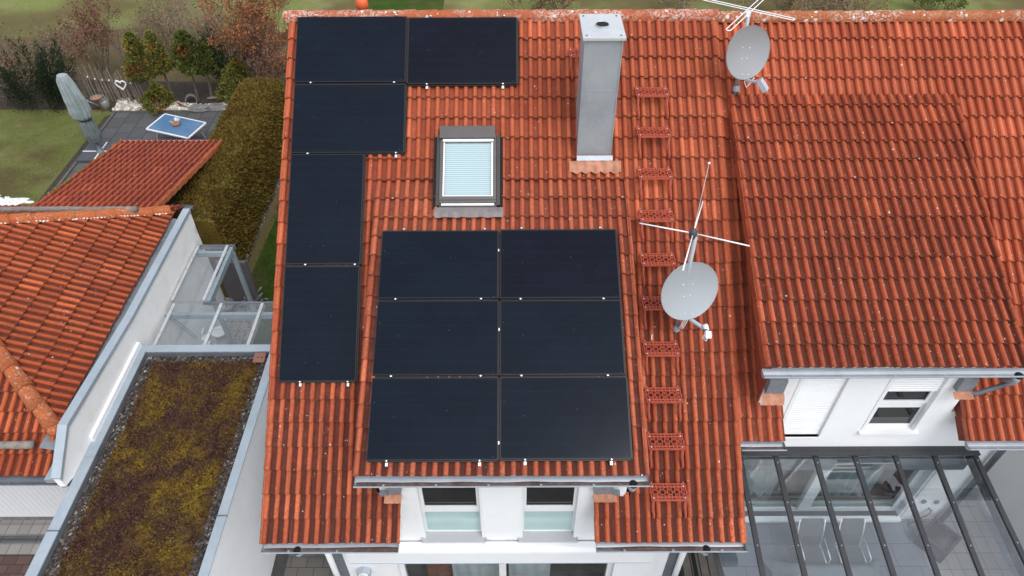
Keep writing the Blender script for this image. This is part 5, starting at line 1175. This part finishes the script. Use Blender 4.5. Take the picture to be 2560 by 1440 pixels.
for i,(px,py) in enumerate(((610,612),(602,640),(598,668))):
    c=onZ(px,py,.1);m=MB();m.blob(c-V((0,0,.06)),(.22,.27,.2),5,8,.14);tag(m.build('border_stone',M['rock'],org=c),('rough grey stone at the hedge end, %s in the row beside the canopy'%('farthest back','middle','nearest')[i]),'stone','row of rough stones beside the glass canopy')
# ------------------------------------------------------------------ tiled shed behind the bungalow
sh=thing('garden_shed',(-9.3,15,0),'small shed behind the bungalow with a dark red pantile roof','shed')
s00,s01=onZ(311,350,2.02),onZ(556,357,2.02);sx0,sx1=-10.74,-7.95;ys=(s00.y+s01.y)/2;sa_=R(12.5);NSH=V((0,math.sin(sa_),math.cos(sa_)));EDS=V((0,math.cos(sa_),-math.sin(sa_)));S0=V((0,ys,2.02))
mb=MB();tiles(mb,S0,EX,EDS,NSH,sx0,sx1,-4.355,0,.335,-.335*12,uph=sx0,seed=61,lift=.03);mb.build('roof',M['tile_shed'],sh)
for a,b in ((sx1,1),(sx0,-1)): mb=MB();verge(mb,S0,EDS,NSH,a,b,-4.355,0,.335,-.335*12,.12);mb.build('verge_tiles',M['hip'],sh)
mb=MB();mb.box((sx0,ys+.0,1.93),(sx1,ys+.05,2.03));mb.build('eave_gutter',M['zinc'],sh)
mb=MB();mb.box((sx0+.3,12.8,0),(sx1-.3,ys-.25,1.9));mb.build('wall',M['greywood'],sh)
mb=MB();rr2=random.Random(8)
for i in range(26):
    y=rr2.uniform(-3.6,0);p=S0+EX*(sx0+rr2.uniform(-.01,.06))+EDS*y+NSH*.05;mb.blob(p,(.035,.05,.025),4,6,.4)
mb.build('moss_tufts',M['thuja'],sh)
# ------------------------------------------------------------------ vegetation
vr=random.Random(21)
def leaf(m,p,d,L,W,mi=0):
    d=d.normalized();e=d.orthogonal().normalized();a=vr.uniform(0,6.28);e=e*math.cos(a)+d.cross(e)*math.sin(a);q=p+d*L
    m.add([p-e*W*.35,p+d*L*.5-e*W*.5,q,p+d*L*.5+e*W*.5],[(0,1,2,3)],mi=mi)
def rv(s=1.0): return V((vr.gauss(0,s),vr.gauss(0,s),vr.gauss(0,s)))
def spray(m,c,d,n,L,W,spread,mi=0):
    for i in range(n): leaf(m,c+rv(spread),d+rv(.45),L*vr.uniform(.6,1.3),W*vr.uniform(.7,1.3),mi)
def branch(m,p,d,L,r,depth,tips,up=.12,sp=.5,kids=3):
    pts=[p];dd=d.normalized();n=4 if depth>1 else 3
    for i in range(n):
        dd=(dd+rv(.10)+V((0,0,up*.3))).normalized();pts.append(pts[-1]+dd*(L/n))
    m.tube(pts,[r*(1-.65*i/n) for i in range(n+1)],4 if r>.012 else 3,False)
    if depth<=0: tips.append((pts[-1],dd));tips.append((pts[-2],dd));return
    tips.append((pts[-1],dd))
    for k in range(kids):
        f=vr.uniform(.35,1.0);i=min(n-1,int(f*n));q=pts[i]+(pts[i+1]-pts[i])*(f*n-i)
        branch(m,q,(dd+rv(sp)+V((0,0,up))),L*vr.uniform(.5,.75),r*.5,depth-1,tips,up,sp,kids)
def shrub(base,top,width,label,leafmat=None,nleaf=0,stems=7,twig='twig',lean=None,name='shrub',cat='shrub',group=None,depth=2,kids=3,sp=.45,leafsz=(.09,.05),spreadtop=1.0,bz=0):
    b=onZ(base[0],base[1],bz);t=onY(top[0],top[1],b.y);H=t.z-bz;root=thing(name,b,label,cat,group)
    m=MB();tips=[]
    for i in range(stems):
        a=vr.uniform(0,6.28);q=vr.uniform(.05,1)**.6;o=V((math.cos(a)*width*.12*q,math.sin(a)*width*.12*q,0))
        e=V((math.cos(a)*width*.5*q*spreadtop,math.sin(a)*width*.4*q*spreadtop,H*vr.uniform(.5,.72)))+(V((t.x-b.x,0,0))*.6)
        branch(m,b+o,e,e.length,.012+.008*H/3,depth,tips,.25,sp,kids)
    m.build('stems',M[twig],root)
    if leafmat and nleaf:
        m=MB()
        for i in range(nleaf):
            p,d=vr.choice(tips);leaf(m,p+rv(.07)-d*vr.uniform(0,.25),V((d.x*.4,d.y*.4,-.2))+rv(.5),leafsz[0]*vr.uniform(.6,1.4),leafsz[1]*vr.uniform(.6,1.3))
        m.build('leaves',M[leafmat],root)
    return root
def crown_tree(base,top,cpx,label,mat,n,trunk=True,patch=None,name='thuja_tree',group='clipped thuja trees behind the pebble border',cat='tree',shape=1.0,low=.36,leafsz=(.085,.05)):
    # crown between fractions of the height, widest low, ragged by noise lobes
    b=onZ(base[0],base[1],0);t=onY(top[0],top[1],b.y);H=t.z;W=cpx/2*(b.y*.7143+(12.6-H*.6)*.7)/1760;root=thing(name,b,label,cat,group)
    lean=V((t.x-b.x,0,0))
    if trunk:
        m=MB();m.tube([b,b+lean*.2+V((.02,0,H*.25)),b+lean*.5+V((-.02,.02,H*.55)),b+lean*.85+V((0,0,H*.85))],[.055,.045,.035,.012],7)
        for k in range(7): 
            z=H*vr.uniform(low-.08,low+.2);a=vr.uniform(0,6.28);p=b+lean*(z/H)+V((0,0,z));m.tube([p,p+V((math.cos(a)*W*.6,math.sin(a)*W*.6,.05))],[.012,.004],4,False)
        m.build('trunk',M['bark'],root)
    m=MB();seed=vr.uniform(0,50);sd2=vr.uniform(0,9)
    for i in range(n):
        f=vr.random()**1.15;z=H*(low+(1-low)*f);a=vr.uniform(0,6.28)
        rr_=W*(min(1,(1-f)**.62*1.12+.04)*(1 if f>.1 else .55+f*4.5))*shape
        lob=.62+.75*max(0,noise.noise(V((math.cos(a)*1.5+seed,math.sin(a)*1.5,f*4.5+sd2)))+.35)
        q=vr.uniform(.55,1)**.5*rr_*lob
        c=b+lean*(z/H)+V((math.cos(a)*q,math.sin(a)*q,z));mi=0
        if patch and abs(math.sin((a-4.7)/2))<.35 and abs(f-patch)<.10: mi=1
        spray(m,c,V((math.cos(a)*.6,math.sin(a)*.6,.75)),3,leafsz[0],leafsz[1],.025,mi)
    m.build('crown',[M[mat],M['rust_leaf']],root);return root
# clipped hedge
t=thing('clipped_hedge',(-7.75,16.8,0),'long yellow brown clipped hedge between the patio and the grass strip','hedge')
hx0,hx1,hy0,hy1,hh=-8.42,-7.15,13.3,20.25,2.05
def hsec(a,y):
    # upright clipped section with softly rounded shoulders; a runs along its outline from the left foot over the top
    w=hx1-hx0;L=2*hh+w;q=a*L;cx=(hx0+hx1)/2
    if q<hh: x,z,d=-w/2,q,V((-1,0,.12))
    elif q<hh+w: x,z,d=q-hh-w/2,hh,V((0,0,1))
    else: x,z,d=w/2,L-q,V((1,0,.12))
    e=max(0,abs(x)-(w/2-.26));g=max(0,z-(hh-.26));r=math.hypot(e,g)
    if e>0 and g>0 and r>.26: x=math.copysign(w/2-.26+e*.26/r,x);z=hh-.26+g*.26/r;d=V((math.copysign(e,x),0,g)).normalized()
    n=noise.noise(V((q*1.1,y*1.3,0)))*.05+noise.noise(V((q*4,y*4,3)))*.035
    endf=min(1,(hy1-y)/.5+.35,(y-hy0)/.3+.5)
    return V((cx+x*(.86+.14*endf),y,z*(.90+.10*min(1,endf))))+d*n,d
m=MB();na,ny=28,60;vs=[]
for j in range(ny+1):
    for i in range(na+1):
        p,_=hsec(i/na,hy0+(hy1-hy0)*j/ny);vs.append(V(((p.x+7.78)*.93-7.78,p.y,p.z*.965)))
m.add(vs,[(j*(na+1)+i,j*(na+1)+i+1,(j+1)*(na+1)+i+1,(j+1)*(na+1)+i) for j in range(ny) for i in range(na)]+[tuple(range(na,-1,-1)),tuple(ny*(na+1)+i for i in range(na+1))])
for i in range(30000):
    y=vr.uniform(hy0,hy1);a=vr.random()
    p,d=hsec(a,y)
    if y>hy1-.15 or y<hy0+.1: d=d+V((0,.7 if y>17 else -.7,0))
    leaf(m,p-d*vr.uniform(.0,.07),d+V((0,0,.35))+rv(.45),vr.uniform(.06,.13),vr.uniform(.03,.055))
m.build('foliage',M['hedge'],t)
crown_tree((385,262),(320,84),66,'leftmost thuja behind the pebbles, its rusty brown crown beside the white heart','thuja',1700,patch=.3,low=.40)
crown_tree((436,257),(372,80),50,'slender thuja with two thin bare trunks, second from the fence','thuja',1400,low=.46)
crown_tree((496,251),(452,80),86,'widest thuja with one bare trunk and a rust orange patch','thuja_green',2500,patch=.62,low=.46)
crown_tree((530,246),(505,112),50,'small ragged thuja crown leaning over a bare trunk, right of the widest thuja','thuja_green',900,low=.5)
crown_tree((398,270),(385,212),74,'low round rusty green bush on the pebble border by the fence end','thuja',1100,False,.5,'round_bush',None,'bush',1.0,.05)
crown_tree((597,250),(590,150),92,'broad olive bush between the thujas and the clipped hedge','thuja',1700,False,None,'olive_bush',None,'bush',1.05,.04)
# dark yew
b=onZ(118,262,0);t=thing('yew_tree',b,'dark green spiky yew behind the lawn left of the umbrella','tree')
m=MB();m.tube([b,b+V((.05,0,.5))],[.08,.05],7);m.build('trunk',M['bark'],t)
m=MB()
for k in range(40):
    a=vr.uniform(0,6.28);q=vr.uniform(0,1)**.5;o=V((math.cos(a)*q*.85,math.sin(a)*q*.7,vr.uniform(.05,.5)));L=vr.uniform(1.0,2.15)*(1.15-.45*q);d=V((math.cos(a)*q*.45+.08,math.sin(a)*q*.4,1)).normalized()
    for i in range(230):
        f=vr.random();c=b+o+d*(L*f)+rv(1)*.16*(1-f*.75);leaf(m,c,d*1.0+rv(.45)+V((math.cos(a)*.3,math.sin(a)*.3,0)),vr.uniform(.07,.15),vr.uniform(.022,.04))
m.build('crown',M['yew'],t)
GB='bare winter shrubs behind the garden'
shrub((262,190),(205,20),1.9,'tall shrub with red brown dry leaves behind the left end of the fence','drybrown',2600,9,group=GB,spreadtop=.7)
shrub((345,205),(325,70),1.9,'dark bare twiggy shrub behind the fence and the white heart',None,0,11,group=GB,depth=3,kids=3,sp=.6)
shrub((15,262),(0,120),1.9,'low bare brown shrub at the left picture edge beside the yew','drybrown',700,10,group=GB,depth=3,sp=.6)
shrub((572,205),(470,-30),2.3,'large fan of pale bare stems behind the thujas',None,0,30,'twig2',group=GB,depth=2,kids=3,sp=.28,spreadtop=.8)
shrub((645,238),(630,-15),2.3,'large shrub full of orange brown leaves left of the roof corner','beech',6500,16,group=GB,spreadtop=.9,depth=2,kids=4)
shrub((690,262),(690,90),1.3,'darker bush of brown leaves squeezed between hedge top and roof edge','drybrown',1500,8,group=GB)
shrub((585,222),(575,95),1.2,'dark ivy green bush behind the olive bush','ivy',2600,8,group=GB,leafsz=(.10,.07))
shrub((440,150),(415,20),2.6,'pinkish tan thicket of dry twigs farther back behind the thujas','drytan',1700,12,group=GB,depth=3,sp=.6)
shrub((150,150),(150,85),2.6,'pale low tangle of dry twigs between the yew and the meadow','drytan',700,14,group=GB,depth=3,sp=.8)
shrub((60,190),(60,100),2.4,'low brown tangle of twigs rising behind the dark yew',None,0,12,group=GB,depth=3,sp=.7)
for (x,w_,mat,n,lab) in ((1320,2.2,'drybrown',900,'dark brown bush behind the ridge left of the chimney top'),(1400,1.6,'drybrown',500,'smaller brown bush behind the ridge just left of the chimney'),(1700,3.0,'drytan',900,'sparse tan bush behind the ridge left of the loop antenna'),(1960,3.4,'drytan',2600,'wide tan bush behind the ridge right of the loop antenna'),(2120,2.6,'drybrown',1100,'grey brown bush behind the ridge of the right roof'),(2335,2.0,'thuja_green',2600,'green bush behind the ridge near the right picture edge')):
    shrub((x,30),(x,-22),w_,lab,mat,n,12,group='bushes behind the ridge',depth=2,kids=4,sp=.6)
# ------------------------------------------------------------------ garden things
fl,fr_=onZ(196,238,0),onZ(372,266,0)
t=thing('stake_fence',(fl+fr_)/2,'rustic fence of thin upright stakes beside the white heart','fence');n=34
for i in range(n):
    f=i/(n-1);p=fl+(fr_-fl)*f+V((vr.uniform(-.03,.03),vr.uniform(-.05,.05),0));h=vr.uniform(.95,1.32);m=MB();q=p+V((vr.uniform(-.07,.07),vr.uniform(-.05,.05),h));m.tube([p,p*.5+q*.5+rv(.008),q],[.024,.021,.016],5);m.build('stake',M['stake'],t)
m=MB()
for z in (.35,.85): m.tube([fl+V((0,.0,z)),fr_+V((0,.0,z))],.006,4)
m.build('wire',M['zinc_dark'],t)
c=onY(303,212,22.0);t=thing('heart_ornament',c,'white heart shaped wooden frame hanging in front of the stake fence','heart ornament');m=MB();pts=[]
for k in range(33):
    a=2*math.pi*k/32;pts.append(c+V((.0115*16*math.sin(a)**3*.95,0,.0115*(13*math.cos(a)-5*math.cos(2*a)-2*math.cos(3*a)-math.cos(4*a)))))
m.tube(pts,.026,6,False);m.build('heart_frame',M['white_rod'],t,smooth=True)
m=MB();m.tube([c+V((.0,.02,-.2)),V((c.x+.01,c.y+.02,0.0))],.012,5);m.build('stick',M['stake'],t)
t=thing('bead_string',fl+(fr_-fl)*.5,'string of small white balls on the stake fence','garland');m=MB();pts=[]
for k in range(7):
    p=fl+(fr_-fl)*(.30+.1*k)+V((0,-.1,.88-.04*math.sin(k)));pts.append(p);b2=MB();b2.blob(p,(.028,.028,.035),5,7,.05);b2.build('bead',M['plastic_white'],t,smooth=True)
m.tube(pts,.004,4);m.build('cord',M['stake'],t)
c=onZ(268,272,0);t=thing('watering_can',c,'grey metal watering can standing at the left end of the pebbles','watering can')
m=MB();m.lathe([(0,.0),(.15,.0),(.14,.34),(.10,.36),(.085,.33),(0,.30)],c,18);m.build('can_body',M['tarnish'],t,smooth=True)
m=MB();m.tube([c+V((-.13,-.02,.08)),c+V((-.38,-.06,.26)),c+V((-.48,-.08,.34))],[.03,.02,.018],8);m.build('spout',M['tarnish'],t,smooth=True)
m=MB();m.lathe([(.02,0),(.065,.05),(0,.055)],c+V((-.47,-.08,.33)),12,V((-.75,-.1,.6)).normalized());m.build('rose',M['tarnish'],t,smooth=True)
m=MB();m.tube([c+V((.14*math.cos(a),.0,.36+.16*math.sin(a))) for a in [math.pi*k/8 for k in range(9)]],.013,6);m.build('handle',M['tarnish'],t,smooth=True)
c=onZ(240,243,.55);t=thing('bird_bath',(c.x,c.y,0),'shallow bowl with rusty inside on a thin stand beside the umbrella','bird bath')
m=MB();m.lathe([(0,-.06),(.1,-.05),(.2,.0),(.19,.005),(.1,-.03),(0,-.035)],c,18);m.build('bowl',M['rock'],t,smooth=True);m=MB();m.lathe([(0,-.02),(.13,-.018)],c,14);m.build('water',M['terracotta'],t);m=MB();m.tube([c+V((0,0,-.05)),V((c.x,c.y,0))],.014,6);m.build('stand',M['rusty'],t)
# closed parasol on its slab base
c=onZ(251,378,.1);c.z=0;t=thing('closed_parasol',c,'closed parasol in a creased grey cover on a dark slab base','parasol')
for sx in (-1,1):
    for sy in (-1,1): m=MB();m.box((c.x+sx*.03,c.y+sy*.03,.02),(c.x+sx*.56,c.y+sy*.52,.105));m.build('base_slab',M['slab'],t,bevel=.006)
m=MB();m.box((c.x-.56,c.y-.018,.03),(c.x+.56,c.y+.018,.108));m.box((c.x-.0185,c.y-.52,.03),(c.x+.0185,c.y+.52,.1085));m.build('base_cross',M['white_rod'],t)
m=MB();m.lathe([(.13,.109),(.11,.14),(.05,.16),(.045,.5)],c,14);m.build('pole',M['zinc_dark'],t,smooth=True)
def folded(prof,mat,nm,k=9,amp=.16):
    m=MB();N=64;vs=[];sub=[]
    for i in range(len(prof)-1):
        for s_ in range(6): f=s_/6;sub.append((prof[i][0]*(1-f)+prof[i+1][0]*f,prof[i][1]*(1-f)+prof[i+1][1]*f))
    sub.append(prof[-1])
    for (r,z) in sub:
        for q in range(N):
            a=2*math.pi*q/N;w=1+amp*math.sin(k*a+1.6*math.sin(z*2.3)+z*2)*(.6+.6*noise.noise(V((math.cos(a)*2,math.sin(a)*2,z*2))))+.14*noise.noise(V((math.cos(a)*2.4,math.sin(a)*2.4,z*3.5)))
            vs.append((c.x-.03*(z-1)+math.cos(a)*r*w,c.y+math.sin(a)*r*w*.85,z))
    m.add(vs,[(i*N+q,i*N+(q+1)%N,(i+1)*N+(q+1)%N,(i+1)*N+q) for i in range(len(sub)-1) for q in range(N)]+[tuple(range(N-1,-1,-1)),tuple((len(sub)-1)*N+q for q in range(N))]);m.build(nm,mat,t,smooth=True)
folded([(.08,.40),(.17,.47),(.22,.72),(.215,1.0),(.17,1.2),(.15,1.26)],M['cloth_shade'],'lower_cover',10,.24)
folded([(.15,1.262),(.22,1.34),(.265,1.55),(.26,1.95),(.21,2.35),(.165,2.62),(.13,2.72),(.03,2.76)],M['cloth'],'upper_cover',11,.30)
m=MB();m.tube([c+V((.01+.185*math.cos(a),.16*math.sin(a),1.26)) for a in [2*math.pi*k/20 for k in range(21)]],.016,6,False);m.build('tie_strap',M['black'],t)
# garden table
q=[onZ(x,y,.74) for x,y in ((412,285),(514,307),(470,345),(366,322))];cc=sum(q,V((0,0,0)))/4
t=thing('garden_table',(cc.x,cc.y,0),'blue topped garden table with white rim standing askew on the patio','table')
m=MB();m.prism([cc+(p-cc)*.955+V((0,0,.003)) for p in q],(0,0,.008));m.build('table_top',M['table_glass'],t,recalc=True)
m=MB()
for i in range(4): m.bar(q[i]+V((0,0,-.01)),q[(i+1)%4]+V((0,0,-.01)),.055,.035)
m.build('rim',M['white'],t)
for i in range(4):
    p=cc+(q[i]-cc)*.62;o=cc+(q[i]-cc)*.86;m=MB();m.tube([p+V((0,0,-.03)),p*.6+o*.4+V((0,0,-.2)),V((o.x*.7+p.x*.3,o.y*.7+p.y*.3,.35)),V((o.x,o.y,.02))],.016,7);m.build('leg',M['bright'],t,smooth=True)
c=onZ(441,312,.76);t=thing('table_pot',(c.x,c.y,.75),'terracotta bowl with pale dry sprigs on the blue garden table','pot')
m=MB();m.lathe([(0,0),(.11,0),(.135,.06),(.10,.13),(.085,.12),(.08,.05),(0,.05)],(c.x,c.y,.752),14);m.build('bowl',M['terracotta'],t,smooth=True)
m=MB()
for k in range(30): a=vr.uniform(0,6.28);leaf(m,V((c.x+.05*math.cos(a),c.y+.05*math.sin(a),.85)),V((math.cos(a)*.8,math.sin(a)*.8,.7)),.16,.03)
m.build('sprigs',M['plastic_white'],t)
# pebble border, rocks and odd pieces
rr=random.Random(17);m=MB();pa,pb=onZ(288,272,0),onZ(574,258,0)
for i in range(900):
    f=rr.random();w_=.55+.2*math.sin(f*6);p=pa+(pb-pa)*f;y=21.66+rr.random()**1.4*w_*(.9 if f>.1 else 1.3);s_=rr.uniform(.03,.075)
    m.blob((p.x,y,s_*.4+rr.uniform(0,.05)),(s_*1.2,s_,s_*.8),4,6,.22)
tag(m.build('pebbles',M['pebble'],org=(pa.x,21.7,0)),'border of pale rounded pebbles behind the patio','pebbles',kind='stuff')
for (x,y,sx,lab) in ((498,270,.42,'long grey border stone left of its twin at the back of the patio'),(542,268,.40,'long grey border stone at the hedge corner of the patio')):
    c=onZ(x,y,.1);m=MB();m.blob(c-V((0,0,.03)),(sx,.18,.16),6,9,.12);tag(m.build('border_rock',M['rock'],org=c),lab,'stone','grey border stones by the pebbles')
c=onZ(456,272,.05);m=MB();m.prism([c+V(p) for p in ((-.12,0,-.03),(.16,.0,-.04),(.2,.02,.05),(.05,.03,.10),(-.06,.04,.22),(-.14,.03,.24),(-.08,.03,.1))],(0,.02,0));tag(m.build('rusty_figure',M['rusty'],org=c),'rusty sheet metal bird figure on the pebble border','figure')
c=onZ(478,250,.12);m=MB();m.lathe([(.19,-.15),(.20,.15),(.17,.15),(.16,-.1)],c,18,V((.35,-.85,.2)).normalized());tag(m.build('lying_pot',M['rock'],org=c,smooth=True),'empty grey pot lying on its side between the thuja trunks','pot')
c=onZ(548,246,.06);m=MB();m.tube([c+V((-.4,0,0)),c+V((.1,.05,.03)),c+V((.5,.02,.02))],[.05,.06,.04],8);tag(m.build('grey_log',M['wood'],org=c,smooth=True),'short grey log lying above the pebbles near the hedge','log')
rr=random.Random(5);m=MB()
for i in range(34):
    x,y=rr.gauss(18,20),rr.gauss(502,4)
    c=onZ(x,y,0);s_=rr.uniform(.06,.17);m.blob((c.x,c.y,0),(s_*1.5,s_*.6,.035),4,9,.3)
tag(m.build('snow_patch',M['snow'],org=onZ(25,503,0),smooth=True),'small patch of melting snow on the lawn behind the bungalow','snow',kind='stuff')
# scattered fallen leaves and grass tufts
m=MB()
for i in range(9000):
    x=vr.uniform(-22,-13.9);y=vr.uniform(14.5,21.8);a=vr.uniform(0,6.28);h=vr.uniform(.03,.07)
    leaf(m,V((x,y,.0)),V((math.cos(a)*.7,math.sin(a)*.7,.8)),h,.016)
tag(m.build('lawn_tufts',M['lawn'],org=(-17,18,0)),'short blades of grass standing in the garden lawn','grass',kind='stuff')
m=MB()
for i in range(9000):
    x=vr.uniform(-6.9,-3.2);y=vr.uniform(10,24);a=vr.uniform(0,6.28)
    leaf(m,V((x,y,.0)),V((math.cos(a)*.7,math.sin(a)*.7,.8)),vr.uniform(.04,.10),.02)
tag(m.build('strip_tufts',M['strip_grass'],org=(-5,15,0)),'dark grass blades of the strip between hedge and house','grass',kind='stuff')
